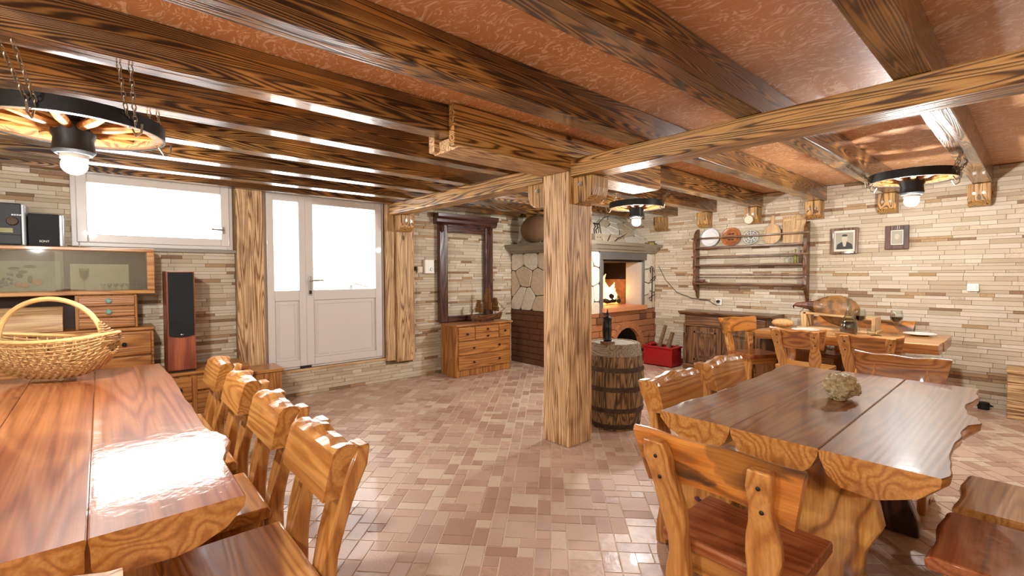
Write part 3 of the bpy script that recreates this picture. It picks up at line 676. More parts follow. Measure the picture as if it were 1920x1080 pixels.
def slab_leg(cx, cy, w, th, h, along, mat, t, name='pedestal'):
    prof = [(-.5,0),(-.48,.14),(-.38,.3),(-.4,.45),(-.52,.62),(-.46,.8),(-.5,1),(.5,1),(.47,.8),(.53,.62),(.4,.45),(.37,.3),(.49,.14),(.5,0)]
    pts = [((cy if along == 'x' else cx)+p[0]*w, p[1]*h) for p in prof]
    mb = MB().prism(pts, 'yz' if along == 'x' else 'xz', (cx if along == 'x' else cy)-th/2, (cx if along == 'x' else cy)+th/2)
    return mb.build(name, mat, t, bev=.015, world=True)
TZ = .76
t = thing('dining_table', 'long glossy reddish plank table with the wicker basket on it', 'table', (-.15,2.9,0), group='rustic plank tables')
def table_fn(pts):
    def fn(l):
        if l <= pts[0][0]: return pts[0][1]
        for (a,x),(b_,y) in zip(pts,pts[1:]):
            if l <= b_: k = (l-a)/(b_-a); k = k*k*(3-2*k); return x+(y-x)*k
        return pts[-1][1]
    return fn
LE = table_fn([(1.5,-.01),(1.7,-.008),(1.86,-.006),(1.97,.02),(2.06,.05),(2.12,.052),(2.2,.036),(2.26,.012),(2.35,.005),(2.6,.008),(2.75,.01),(2.95,.004),(3.3,.012),(3.55,.016),(3.9,.006),(4.22,.0)])
plank(1.52,4.22,-.037,.315,TZ,.11,'y',None,LE,.012,.12,n=70).build('plank',['table_y','chair_y'],t,world=True,smooth=True)
plank(1.52,4.22,-.33,-.039,TZ,.11,'y',None,None,.012,.012).build('plank',['table_y','chair_y'],t,world=True,smooth=True)
plank(1.52,4.22,-.62,-.332,TZ,.11,'y',wavy(.025,3.1,1.3),None,.10,.012).build('plank',['table_y','chair_y'],t,world=True,smooth=True)
slab_leg(-.15,1.95,.55,.09,TZ-.11,'y','chair_z',t); slab_leg(-.15,3.93,.55,.09,TZ-.11,'y','chair_z',t)
B(-.2,-.1,1.99,3.89,.16,.28).build('stretcher','chair_y',t,bev=.01,world=True)
t = thing('dining_table', 'wavy-edged brown plank table with the crystal rock on it', 'table', (2.8,.68,0), group='rustic plank tables')
E2 = table_fn([(1.909,.01),(2.0,.034),(2.1,.023),(2.23,.009),(2.38,.007),(2.5,.018),(2.57,.009),(2.70,.019),(2.78,.055),(2.86,.04),(2.93,.0),(3.11,-.02),(3.25,.0),(3.35,.012),(3.46,-.005),(3.6,-.005)])
plank(1.94,3.60,.205,.5215,TZ,.12,'x',lambda l: -E2(l),None,.14,.07,n=70).build('plank',['brown_x','chair_x'],t,world=True,smooth=True)
plank(1.945,3.60,.523,.8415,TZ,.11,'x',None,None,.06,.06).build('plank',['brown_x','chair_x'],t,world=True,smooth=True)
plank(1.95,3.60,.843,1.155,TZ,.10,'x',None,wavy(.012,4,.3),.05,.11).build('plank',['brown_x','chair_x'],t,world=True,smooth=True)
slab_leg(2.26,.61,.44,.085,TZ-.10,'x','burnt_z',t); slab_leg(3.22,.61,.44,.085,TZ-.10,'x','mahog_z',t)
B(2.3,3.18,.6,.68,.16,.30).build('stretcher','chair_x',t,bev=.01,world=True)
t = thing('dining_table', 'honey plank table by the stone wall laid with ham and wine', 'table', (5.95,1.33,0), group='rustic plank tables')
plank(.58,2.12,5.50,5.80,TZ,.10,'y',wavy(.012,4,.3),None,.06,.02).build('plank','chair_y',t,world=True,smooth=True)
plank(.575,2.10,5.804,6.10,TZ,.10,'y',None,None,.02,.02).build('plank','chair_y',t,world=True,smooth=True)
plank(.58,2.12,6.104,6.42,TZ,.10,'y',None,wavy(.012,4,1),.02,.06).build('plank','chair_y',t,world=True,smooth=True)
slab_leg(5.95,.95,.55,.09,TZ-.11,'y','chair_z',t); slab_leg(5.95,1.80,.55,.09,TZ-.11,'y','chair_z',t)
B(5.91,5.99,1.0,1.75,.16,.28).build('stretcher','chair_y',t,bev=.01,world=True)

# ================================================================== CHAIRS (local frame: faces +y, back at -y)
def crest_mesh(w, h, z0, th, ybot, lean, kind):
    n = 18; loops = []
    for i in range(n+1):
        s_ = -1+2*i/n
        if kind == 'hewn': top = .006*math.sin(s_*5+1)+.004*math.sin(s_*11+1)-.014*s_*s_; tw = .008*math.sin(s_*8+2); curve = 0
        elif kind == 'curved': top = .018*s_*s_-.01+.004*math.sin(s_*7); tw = 0; curve = .05*(1-s_*s_)
        else: top = .004*math.sin(s_*6); tw = 0; curve = 0
        low = .03*(1-s_*s_) if kind == 'straight' else 0.0
        pr = []
        for (dy, f_) in ((0,0),(0,.5),(.0,.93),(.012,1.0),(th*.55,1.012 if kind != 'hewn' else 1.03),(th-.012+tw,1.0),(th,.9),(th,.45),(th-.006,0)):
            zz = z0+low*(1-f_)+(h+top)*f_; wf = w/2*(.86+.14*f_) if kind != 'hewn' else w/2*(.97+.03*f_)
            pr.append((s_*wf, ybot-lean*(f_*h)-curve+dy, zz))
        loops.append(pr)
    return MB().loft(loops)
def make_chair(kind, crest_mat):
    t = thing('dining_chair', '', 'chair')
    SZ = .46
    # seat slab with softly worn edge
    n = 10; lp = []
    for i in range(n+1):
        s_ = -1+2*i/n; x = .225*s_; k = .006*math.sin(s_*5)
        lp.append([(x,-.185,SZ-.05),(x,-.19,SZ-.02),(x,-.18,SZ-.002),(x,-.05,SZ-.008*(1-s_*s_)),(x,.17+k,SZ-.002),(x,.185+k,SZ-.016),(x,.18+k,SZ-.05)])
    MB().loft(lp).build('seat','table_x' if kind == 'straight' else 'chair_x',t,bev=.006,smooth=True)
    # panel legs with a carved motif
    for s_ in (-1,1):
        pr = [(-.15,0),(-.05,0),(-.03,.05),(.03,.05),(.05,0),(.15,0),(.13,.12),(.12,.25),(.15,SZ-.051),(-.16,SZ-.051),(-.13,.25),(-.14,.12)]
        x0, x1 = s_*.19, s_*.15
        pl = MB().prism(pr,'yz',min(x0,x1),max(x0,x1)).build('side_panel','chair_z',t,bev=.006)
        mo = MB()
        for (dy,dz,ry,rz_) in ((0,.27,.022,.03),(-.022,.30,.02,.014),(.022,.25,.016,.02)): mo.ball((s_*.19,dy,dz),(.0035,ry,rz_),10,6)
        mo.build('carved_motif','mahog_z',pl)
    B(-.15,.15,.115,.145,SZ-.12,SZ-.051).build('apron','chair_x',t,bev=.004)
    B(-.15,.15,-.155,-.125,SZ-.14,SZ-.051).build('apron','chair_x',t,bev=.004)
    # uprights reach the floor and lean back
    lean = .26
    for s_ in (-1,1):
        lp = []
        for i in range(15):
            z = .0+.835*i/14; f_ = max(0,(z-.40)/.43); y = -.215-lean*.43*f_*f_*.6-lean*.43*f_*.4
            ww = (.054 if kind == 'hewn' else .042)+.007*math.sin(z*13+s_)+.006*math.sin(z*25); dd = .026+.004*math.sin(z*17+1)
            if i == 14: ww *= .8; dd *= .8
            xc = s_*((.14 if kind == 'hewn' else .135)+.035*f_)+.004*math.sin(z*15)
            lp.append([(xc-ww,y-dd,z),(xc+ww,y-dd,z),(xc+ww*.9,y+dd,z),(xc-ww*.9,y+dd,z)])
        MB().loft(lp).build('upright','chair_z',t,bev=.008,smooth=True)
    cz, ch = (.682,.172) if kind == 'hewn' else (.655,.195)
    cw = {'hewn':.44,'curved':.50,'straight':.55}[kind]
    crest_mesh(cw, ch, cz, .075 if kind == 'hewn' else .04, -.262 if kind != 'curved' else -.25, .26, kind).build('crest_rail',crest_mat,t,smooth=(kind != 'hewn'),bev=0)
    cr = t.children[-1]
    for s_ in (-1,1):
        for zz in (.70,.78):
            f_ = (zz-.40)/.43; y = -.215-lean*.43*f_*f_*.6-lean*.43*f_*.4
            MB().ball((s_*.165,y-.031,zz),(.007,.004,.007),8,5).build('screw','iron',t)
    return t
protos = {'hewn':make_chair('hewn','chair_x'),'curved':make_chair('curved','chest_x'),'straight':make_chair('straight','burnt_crest')}
used = set()
def chair(kind, u, v, rz, label, group):
    o = protos[kind] if kind not in used else copy_tree(protos[kind]); used.add(kind)
    o.location = (u,v,0); o.rotation_euler = (0,0,rz); o['label'] = label; o['group'] = group; return o
PI = math.pi
GL, GR, GF = 'chairs along the long table by the window', 'chairs around the rock table', 'chairs around the ham table'
for v, lab in ((1.69,'hewn-top pine chair beside the long table, furthest from the door'),(2.28,'hewn-top pine chair second from the open end of the long table'),(2.91,'hewn-top pine chair third from the open end of the long table'),(3.55,'hewn-top pine chair of the long table closest to the door')):
    chair('hewn', .315, v, PI/2, lab, GL)
chair('hewn', -.20, 1.41, 0, 'pine chair pushed in at the short end of the long table', GL)
chair('straight', 1.74, .69, -PI/2, 'pine chair with scorched crest rail at the end of the rock table', GR)
chair('hewn', 2.35, 1.06, PI, 'hewn-top pine chair at the rock table next to the barrel', GR)
chair('hewn', 3.01, 1.09, PI, 'hewn-top pine chair at the rock table further from the barrel', GR)
chair('curved', 3.67, .60, PI/2, 'pine chair with curved grained crest between rock table and ham table', GR)
chair('straight', 2.27, .05, 0, 'pine chair with worn seat on the wavy edge side of the rock table', GR)
chair('hewn', 2.79, .03, 0, 'pine chair with pale lit seat on the wavy edge side of the rock table', GR)
chair('curved', 5.42, 1.58, -PI/2, 'pine chair with its back to the room at the ham table, bread end', GF)
chair('curved', 5.38, 1.00, -PI/2, 'pine chair with its back to the room at the ham table, carafe end', GF)
chair('straight', 5.86, 2.25, PI-.45, 'orange pine chair at the end of the ham table before the cabinet', GF)
chair('straight', 6.47, 1.75, PI/2, 'pine chair behind the ham table next to the ham', GF)
chair('straight', 6.47, 1.18, PI/2, 'pine chair behind the ham table next to the wine glass', GF)

# ================================================================== LEFT: CABINETS, HI-FI, BASKET
def knob(t, p, n, r=.016, mat='iron', name='knob'):
    n = Vector(n); p = Vector(p)
    return MB().tube([p,p+n*.012,p+n*.014,p+n*.024,p+n*.032],[r*.5,r*.5,r,r*1.1,r*.6],10).build(name,mat,t,smooth=True,world=True)
# lower chest of drawers (top at .94)
CF = 5.22
t = thing('drawer_cabinet', 'honey wood drawer cabinet standing against the wall below the display case', 'cabinet', (-.3,5.4,0))
MB().box(-1.2,.35,CF+.02,5.60,.0,.92).build('body','chest_x',t,bev=.004,world=True)
B(-1.22,.36,CF-.01,5.61,.92,.945).build('cabinet_top','chest_x',t,bev=.005,world=True)
for k in range(4):
    z0 = .06+.215*k
    for (a,b_) in ((-.04,.33),(-.60,-.06),(-1.17,-.62)):
        dr = B(a,b_,CF,CF+.022,z0,z0+.2).build('drawer','chest_x',t,bev=.006,world=True); knob(dr,((a+b_)/2,CF,z0+.1),(0,-1,0))
t = thing('small_drawer_unit', 'small three-drawer unit with teal ceramic knobs under the display case', 'drawers', (.04,5.4,.945))
MB().box(-.16,.245,5.28,5.58,.946,1.235).build('body','chest_z',t,bev=.004,world=True)
for k in range(3):
    z0 = .955+.093*k
    dr = B(-.14,.225,5.255,5.28,z0,z0+.085).build('drawer','chest_x',t,bev=.006,world=True)
    if k: knob(dr,(.05,5.255,z0+.043),(0,-1,0),.02,'teal_knob')
single(B(-1.18,-.165,5.56,5.60,.946,1.236), 'back_panel', 'dark_back', 'dark back board between the drawer cabinet and the display case', 'panel', (-.7,5.58,.946))
t = thing('bread_box', 'cream slatted wooden box behind the basket', 'box', (-.55,5.42,.946))
MB().prism([(5.28,.946),(5.52,.946),(5.52,1.14),(5.40,1.14),(5.31,1.08)],'yz',-1.0,-.235).build('body','pale_x',t,bev=.004,world=True)
for k in range(7):
    f_ = (k+.5)/7; y = 5.28+.10*f_; z = .955+.16*f_
    MB().bar((-.99,y-.012+.02*f_,z),(-.245,y-.012+.02*f_,z),.012,.018).build('slat','pale_x',t,bev=.003,world=True)
t = thing('display_case', 'wood framed glass display case under the window', 'cabinet', (-.4,5.42,1.237))
DC = (-1.25,.37,5.25,5.60,1.237,1.635)
dc = MB(); dc.box(DC[0],DC[1],DC[2],DC[3],DC[4],DC[4]+.035).box(DC[0],DC[1],DC[2],DC[3],DC[5]-.03,DC[5]).box(DC[1]-.055,DC[1],DC[2],DC[3],DC[4]+.035,DC[5]-.03).box(DC[0],DC[0]+.05,DC[2],DC[3],DC[4]+.035,DC[5]-.03)
dc.build('frame','chair_x',t,bev=.006,world=True)
B(DC[0]+.05,DC[1]-.055,DC[3]-.015,DC[3],DC[4]+.035,DC[5]-.03).build('back','dark_back',t,world=True)
B(-1.2,-.22,DC[2]+.012,DC[2]+.017,DC[4]+.035,DC[5]-.03).build('pane','cab_glass',t,world=True)
B(-.27,DC[1]-.055,DC[2]+.024,DC[2]+.029,DC[4]+.035,DC[5]-.03).build('pane','cab_glass',t,world=True)
t = thing('fruit_painting', 'painted panel of grapes and fruit inside the display case', 'painting', (-.5,5.52,1.273))
B(-.92,-.25,5.51,5.53,1.273,1.52).build('panel','painting',t,world=True)
gr = MB()
for k in range(34): gr.ball((-.60+jit(.07)+.0, 5.507, 1.36+jit(.055)),(.012,.006,.012),8,5)
gr.build('grape_cluster','paint_grape',t,smooth=True,world=True)
lv = MB()
for (x,z,rx,rz_) in ((-.52,1.46,.035,.012),(-.43,1.475,.04,.014),(-.49,1.40,.022,.02),(-.43,1.37,.016,.035),(-.47,1.43,.03,.012)): lv.ball((x,5.507,z),(rx,.005,rz_),10,5)
lv.build('leaf','paint_dark',t,world=True)
for (x,z,r_) in ((-.39,1.345,.035),(-.46,1.32,.028),(-.50,1.325,.022)): MB().ball((x,5.507,z),(r_,.01,r_*.9),12,6).build('fruit','paint_orange',t,smooth=True,world=True)
single(B(-.19,.20,5.53,5.56,1.273,1.50), 'cream_card', 'paper', 'blank cream card propped at the back of the display case', 'card', (0,5.54,1.273))
for k in range(7):
    x = .02+.042*k; y = 5.40+.05*(k%2)
    single(MB().lathe([(.0,0),(.016,.0),(.003,.006),(.003,.02),(.016,.035),(.018,.055),(.016,.055),(.014,.036),(0,.026)],(x,y,1.2735),12), 'liqueur_glass', 'thin', 'tiny stemmed glass standing in the display case', 'glass', (x,y,1.2735), 'tiny glasses in the display case', smooth=True)
single(MB().lathe([(.0,0),(.022,.0),(.003,.008),(.003,.08),(.03,.12),(.034,.19),(.03,.19),(.026,.125),(0,.09)],(-.10,5.42,1.2735),14), 'goblet', 'thin', 'tall stemmed goblet in the display case', 'glass', (-.10,5.42,1.2735), smooth=True)
# hi-fi on top
HF = 5.33; ZT = 1.636
t = thing('mini_stereo', 'black mini stereo with round dials on the display case', 'stereo', (-.55,5.45,ZT))
MB().box(-.70,-.43,HF,5.58,ZT,ZT+.335).build('body','grey_plastic',t,bev=.012,world=True)
B(-.695,-.452,HF-.014,HF,ZT+.006,ZT+.33).build('front_panel','black_plastic',t,bev=.006,world=True)
for x in (-.60,-.50): MB().lathe([(.0,-.03),(.03,-.03),(.034,-.018),(.034,0)],(x,HF-.012,ZT+.19),18,'y').build('dial','hoop',t,smooth=True,world=True)
B(-.66,-.50,HF-.018,HF-.012,ZT+.10,ZT+.135).build('display','green',t,world=True)
B(-.69,-.455,HF-.02,HF-.013,ZT+.01,ZT+.085).build('tape_door','black_plastic',t,bev=.004,world=True)
for k in range(4): B(-.505+.014*k,-.495+.014*k,HF-.018,HF-.012,ZT+.235,ZT+.245).build('button','grey_plastic',t,world=True)
B(-.65,-.60,HF-.0165,HF-.0135,ZT+.305,ZT+.313).build('badge','white_plastic',t,world=True)
t = thing('stereo_speaker', 'square dark speaker beside the mini stereo', 'speaker', (-.31,5.45,ZT))
B(-.42,-.215,HF+.01,5.56,ZT,ZT+.265).build('cabinet','grey_plastic',t,bev=.01,world=True)
B(-.418,-.238,HF-.012,HF+.01,ZT+.003,ZT+.262).build('grille','grille',t,bev=.008,world=True)
def lettering(txt, size, loc, rot, mat, parent, name='lettering', ext=.0008):
    cu = bpy.data.curves.new(name,'FONT'); cu.body = txt; cu.size = size; cu.extrude = ext; cu.align_x = 'CENTER'; cu.align_y = 'CENTER'
    tmp = bpy.data.objects.new('tmp', cu); C.objects.link(tmp); bpy.context.view_layer.update()
    me = bpy.data.meshes.new_from_object(tmp.evaluated_get(bpy.context.evaluated_depsgraph_get())); bpy.data.objects.remove(tmp)
    me.materials.clear(); me.materials.append(MT[mat]); o = bpy.data.objects.new(name, me); C.objects.link(o); o.parent = parent
    off = Vector((0,0,0)); p = parent
    while p is not None: off = off+p.location; p = p.parent
    o.location = Vector(loc)-off; o.rotation_euler = rot; return o
lettering('SONY', .022, (-.328,HF-.0135,ZT+.04), (PI/2,0,0), 'white_plastic', t)
single(MB().tube([(-.2,5.50,ZT+.02),(-.12,5.46,ZT+.008),(.0,5.44,ZT+.006),(.1,5.5,ZT+.006)],.004,6), 'speaker_wire', 'tape', 'thin wire trailing from the speaker along the display case', 'wire', (-.05,5.46,ZT), smooth=True)
# tower speaker on a low cabinet
t = thing('low_cabinet', 'low honey wood cabinet under the tower speaker', 'cabinet', (.75,5.3,0))
MB().box(.40,1.06,5.07,5.56,0,.50).build('body','chest_z',t,bev=.004,world=True)
B(.39,1.07,5.05,5.57,.50,.528).build('cabinet_top','chest_x',t,bev=.005,world=True)
for (a,b_,z0,z1) in ((.42,.60,.27,.48),(.42,.60,.04,.25),(.64,1.04,.36,.48),(.64,1.04,.04,.34)):
    dr = B(a,b_,5.045,5.07,z0,z1).build('drawer' if z1-z0 < .25 else 'door','chest_x',t,bev=.005,world=True); knob(dr,((a+b_)/2+.06*(b_-a > .3),5.045,(z0+z1)/2),(0,-1,0),.018)
t = thing('tower_speaker', 'tall cherry veneer floor speaker with black grille', 'speaker', (.53,5.25,.529))
B(.435,.645,5.09,5.42,.545,1.435).build('cabinet','cherry',t,bev=.006,world=True)
B(.44,.64,5.10,5.40,.529,.546).build('plinth','black_plastic',t,bev=.003,world=True)
gp = [(.448,.86)]+[(.448+.184*k/8,.86-.016*math.sin(PI*k/8)) for k in range(1,8)]+[(.632,.86),(.632,1.425),(.448,1.425)]
MB().prism(gp,'xz',5.072,5.091).build('grille','grille_dark',t,bev=.004,world=True)
MB().ball((.54,5.0715,.868),(.013,.003,.006),12,6).build('badge','steel',t,smooth=True,world=True)
t = thing('wooden_step', 'small wooden box stool by the foot of the door', 'stool', (1.27,5.4,0))
MB().box(1.14,1.40,5.22,5.26,0,.40).box(1.14,1.17,5.26,5.56,0,.40).box(1.37,1.40,5.26,5.56,0,.40).build('box_body','chest_z',t,bev=.004,world=True)
B(1.12,1.42,5.20,5.57,.40,.43).build('stool_top','chair_x',t,bev=.006,world=True)

# ---- basket on the long table
BX, BY = -.235, 4.0; bdir = Vector((.80,-.60,0)); bper = Vector((.60,.80,0))
t = thing('wicker_basket', 'boat-shaped woven willow basket with hoop handle', 'basket', (BX,BY,TZ+.008))
LB, WB, DB = .38, .17, .245
def hull(s_, a, k=1.0):          # s_ along -1..1, a angle 0..pi from rim to rim under the hull
    e = math.sqrt(max(0,1-abs(s_)**2.4)); rim = .245+.035*s_*s_
    return Vector((0,0,rim)) + bdir*(LB*s_) + bper*(WB*e*math.cos(a)*k) + Vector((0,0,-(DB-.005)*e*math.sin(a)*k - .035*s_*s_*math.sin(a)))
bd = MB()
NS = 30
for i in range(NS):
    a = PI*(i+.5)/NS
    bd.tube([hull(s_/17, a)+(hull(s_/17,a)-hull(s_/17,a,.9)).normalized()*(.004 if (k+i)%2 else -.004) for k, s_ in enumerate(range(-16,17))], .0056, 5)
o = bd.build('woven_body','wicker',t,smooth=True); o['kind'] = 'stuff'
for q in range(-7,8):
    MB().tube([hull(q/7.6, PI*k/14, .99) for k in range(15)], .0045, 5).build('rib','wicker',t,smooth=True)
rm = [hull(math.cos(2*PI*k/40), 0 if k <= 20 else PI) for k in range(40)]
rm = [Vector((0,0,.245+.035*math.cos(2*PI*k/40)**2))+bdir*(LB*math.cos(2*PI*k/40))+bper*(WB*math.sin(2*PI*k/40)*(1 if True else 1)) for k in range(40)]
MB().tube(rm,.011,7,closed=True).build('rim','wicker2',t,smooth=True)
hd = [Vector((0,0,.235+.255*math.sin(PI*k/20)))+bdir*(.30*math.cos(PI*k/20)+.0)+bper*(.0) for k in range(21)]
MB().tube(hd,.015,8).build('handle','wicker2',t,smooth=True)
for s_ in (-1,1):
    lash = MB()
    for k in range(9):
        w_ = .012+.010*k; c = bdir*(s_*(.285+.009*k)); z = .345-.014*k
        lash.tube([Vector((0,0,z))+c+bper*w_, Vector((0,0,z-.004))+c+bdir*(s_*.01), Vector((0,0,z))+c-bper*w_], .006, 5)
    lash.build('lashing','wicker',t,smooth=True)

# ================================================================== DOOR WALL: MIRROR FRAME, DRESSER, SHIP, INTERCOM
t = thing('mirror_surround', 'tall empty dark mahogany mirror frame leaning on the stone wall', 'mirror frame', (4.05,5.6,.715))
FV0, FV1 = 5.555, 5.625
B(3.56,3.70,FV0,FV1,.716,2.10).build('side_rail','mahog_z',t,bev=.01,world=True); B(4.38,4.52,FV0,FV1,.716,2.10).build('side_rail','mahog_z',t,bev=.01,world=True)
B(3.70,4.38,FV0+.008,FV1,1.99,2.11).build('top_rail','mahog_x',t,bev=.01,world=True)
B(3.70,4.38,FV0+.008,FV1,.716,.80).build('bottom_rail','mahog_x',t,bev=.01,world=True)
MB().prism([(FV1,2.10),(FV0,2.10),(FV0-.03,2.13),(FV0-.035,2.17),(FV0-.07,2.20),(FV0-.075,2.25),(FV1,2.25)],'yz',3.50,4.58).build('cornice','mahog_x',t,bev=.004,world=True)
for u in (3.60,4.46):
    MB().lathe([(.0,2.10),(.03,2.09),(.035,2.06),(.02,2.04),(.028,2.01),(.01,1.99),(0,1.98)],(u,FV0-.01,0),14).build('turned_boss','mahog_z',t,smooth=True,world=True)
t = thing('dresser', 'honey wood chest of drawers beneath the empty frame', 'dresser', (4.05,5.35,0))
DV = 5.16
MB().box(3.56,4.54,DV+.02,5.54,.0,.69).build('body','chest_z',t,bev=.005,world=True)
B(3.54,4.56,DV-.015,5.55,.69,.714).build('dresser_top','chest_x',t,bev=.006,world=True)
for (a,b_,z0,z1,ks) in ((3.60,3.87,.49,.67,1),(3.88,4.30,.585,.67,1),(3.88,4.30,.49,.575,1),(4.31,4.51,.49,.67,1),(3.60,4.51,.295,.475,2),(3.60,4.51,.095,.28,2)):
    dr = B(a,b_,DV,DV+.024,z0,z1).build('drawer','chest_x',t,bev=.005,world=True)
    for k in range(ks): knob(dr,((a+b_)/2 if ks == 1 else a+(b_-a)*(.27+.5*k),DV,(z0+z1)/2),(0,-1,0),.014)
t = thing('model_ship', 'dark model sailing ship with brown sails on the chest of drawers', 'ship', (4.22,5.34,.715))
lp = []
for k in range(13):
    s_ = -1+k/6; x = .30*s_; w_ = .055*max(.04,(1-abs(s_)**2.5)); zr = .085+.035*s_*s_; 
    lp.append([(x,-w_,zr),(x*.95,-w_*.8,zr*.5),(x*.85,0,.012),(x*.95,w_*.8,zr*.5),(x,w_,zr),(x,0,zr-.012)])
MB().loft(lp).build('hull','walnut_x',t,smooth=True)
B(-.12,.12,-.02,.02,.0,.03).build('stand','mahog_x',t)
for (x,h_) in ((-.14,.24),(.02,.40),(.16,.26)):
    ms = MB().tube([(x,0,.07),(x,0,.07+h_)],[.007,.003],7).build('mast','walnut_z',t)
    for k,(wz,zz) in enumerate(((.09,.35),(.07,.62),(.05,.84))):
        zc = .08+h_*zz; hh = h_*.13
        sl = MB(); n = 6
        g_ = [[(x+.02*math.sin(PI*i/n)*.6, -wz+2*wz*i/n, zc+(j-.5)*2*hh) for i in range(n+1)] for j in (0,1)]
        g2 = [[(p[0]-.004,p[1],p[2]) for p in row] for row in g_]
        sl.loft([g_[0]+g2[0][::-1], g_[1]+g2[1][::-1]]).build('sail','sail',t)
MB().tube([(.24,0,.11),(.36,0,.17)],.005,6).build('bowsprit','walnut_x',t)
rg = MB()
for (a,b_) in (((.02,0,.46),(.34,0,.16)),((.02,0,.46),(-.28,0,.11)),((-.14,0,.30),(-.29,0,.11)),((.16,0,.32),(.33,0,.155))): rg.tube([a,b_],.0018,4)
rg.build('rigging','twig',t)
for c in t.children: pass
t = thing('intercom', 'white wall intercom box beside the door pillar', 'intercom', (3.41,5.62,1.5))
B(3.345,3.49,5.585,5.632,1.41,1.60).build('case','white_plastic',t,bev=.006,world=True)
MB().lathe([(0,-.012),(.02,-.012),(.024,0)],(3.445,5.583,1.465),14,'y').build('push_button','grey_plastic',t,smooth=True,world=True)
t = thing('light_switch', 'small ivory switch between the door pillar and the intercom', 'switch', (3.28,5.63,1.47))
B(3.245,3.325,5.612,5.632,1.425,1.505).build('plate','ivory',t,bev=.004,world=True); B(3.262,3.308,5.605,5.613,1.442,1.488).build('rocker','ivory',t,bev=.003,world=True)
single(MB().ball((3.20,5.60,1.475),(.022,.03,.028),10,7), 'door_bell', 'iron', 'small black knob on the wall edge by the door pillar', 'bell', (3.20,5.60,1.475), smooth=True)

# ================================================================== BARREL AND MILL
BCU, BCV = 3.54, 2.70
BCU, BCV = 3.56, 2.60
t = thing('wine_barrel', 'old weathered oak barrel with rusty hoops behind the post', 'barrel', (BCU,BCV,0))
def brad(z): s_ = (z-.385)/.385; return .268-.052*s_*s_
NSTV = 18
for k in range(NSTV):
    a0, a1 = 2*PI*k/NSTV+.008, 2*PI*(k+1)/NSTV-.008; lp = []
    for i in range(9):
        z = .77*i/8; R_ = brad(z)-.002*random.random()
        lp.append([(R_*math.cos(a0),R_*math.sin(a0),z),((R_+.003)*math.cos((a0+a1)/2),(R_+.003)*math.sin((a0+a1)/2),z),(R_*math.cos(a1),R_*math.sin(a1),z),((R_-.025)*math.cos(a1),(R_-.025)*math.sin(a1),z),((R_-.025)*math.cos(a0),(R_-.025)*math.sin(a0),z)])
    MB().loft(lp).build('stave','stave',t,smooth=True)
for (z0,z1) in ((.02,.06),(.17,.21),(.36,.40),(.53,.57),(.665,.765)):
    MB().lathe([(brad(z0)+.001,z0),(brad(z0)+.006,z0),(brad((z0+z1)/2)+.007,(z0+z1)/2),(brad(z1)+.006,z1),(brad(z1)+.001,z1)],(0,0,0),36).build('hoop','hoop' if z1 < .7 else 'barrel_head',t,smooth=True)
for k in range(5):
    x0 = -.19+.076*k; h0 = math.sqrt(.195**2-min(abs(x0),.19)**2); h1 = math.sqrt(.195**2-min(abs(x0+.076),.19)**2)
    MB().prism([(x0+.001,-h0),(x0+.075,-h1),(x0+.075,h1),(x0+.001,h0)],'xy',.72,.745).build('head_board','barrel_head',t,bev=.002)
MU, MV = BCU-.16, BCV-.04
t = thing('coffee_mill', 'dark antique mill standing on the barrel', 'mill', (MU,MV,.7465))
B(-.055,.055,-.04,.04,0,.05).build('base','walnut_x',t,bev=.005); B(.055,.085,-.02,.02,.01,.035).build('drawer','walnut_x',t,bev=.003)
MB().lathe([(.0,.05),(.035,.05),(.04,.06),(.033,.075),(.036,.16),(.04,.17),(.034,.18),(.036,.24),(.042,.25),(.036,.258),(.016,.27),(.012,.285),(.018,.29),(.006,.31),(.004,.33),(0,.335)],(0,0,0),18).build('mill_column','iron',t,smooth=True)
for a in (.6,2.7,4.3): MB().tube([(.037*math.cos(a),.037*math.sin(a),.07),(.045*math.cos(a),.045*math.sin(a),.15),(.037*math.cos(a),.037*math.sin(a),.23)],.006,6).build('brass_strut','hoop',t,smooth=True)

# ================================================================== RIGHT WALL: TOOLBOX, CABINET, RACK, PICTURES
t = thing('toolbox', 'open red plastic crate holding firewood', 'crate', (6.42,3.86,0))
tb = MB()
for (a,b_,c,d_,z0,z1) in ((6.30,6.58,3.58,3.605,0,.27),(6.30,6.58,4.035,4.06,0,.27),(6.30,6.325,3.605,4.035,0,.27),(6.555,6.58,3.605,4.035,0,.27),(6.30,6.58,3.58,4.06,0,.02)): tb.box(a,b_,c,d_,z0,z1)
tb.build('tub','red',t,bev=.006,world=True)
ring_ = MB(); ring_.box(6.285,6.595,3.565,3.61,.27,.295).box(6.285,6.595,4.03,4.075,.27,.295).box(6.285,6.33,3.61,4.03,.27,.295).box(6.55,6.595,3.61,4.03,.27,.295)
ring_.build('rim','red',t,bev=.006,world=True)
B(6.36,6.52,3.97,4.02,.29,.33).build('handle','red',t,bev=.01,world=True)
for k,(a,b_,r_) in enumerate((((6.45,3.95,.03),(6.50,3.80,.60),.032),((6.46,3.80,.03),(6.53,3.70,.50),.036),((6.365,3.68,.06),(6.365,3.95,.06),.035))):
    a, b_ = Vector(a), Vector(b_)
    single(MB().tube([a,(a+b_)/2,b_],[r_,r_*1.05,r_*.85],5), 'firewood_log', 'log', ['longest thin split log leaning out of the red crate','short thick split log leaning out of the red crate','short split log lying in the bottom of the red crate'][k], 'log', tuple(a), 'logs in the red crate')
KU = 6.43
t = thing('sideboard', 'dark walnut two-door cabinet under the plate rack', 'cabinet', (6.62,2.9,0))
B(KU+.02,UB-.025,2.32,3.46,.0,.80).build('body','walnut_z',t,bev=.004,world=True)
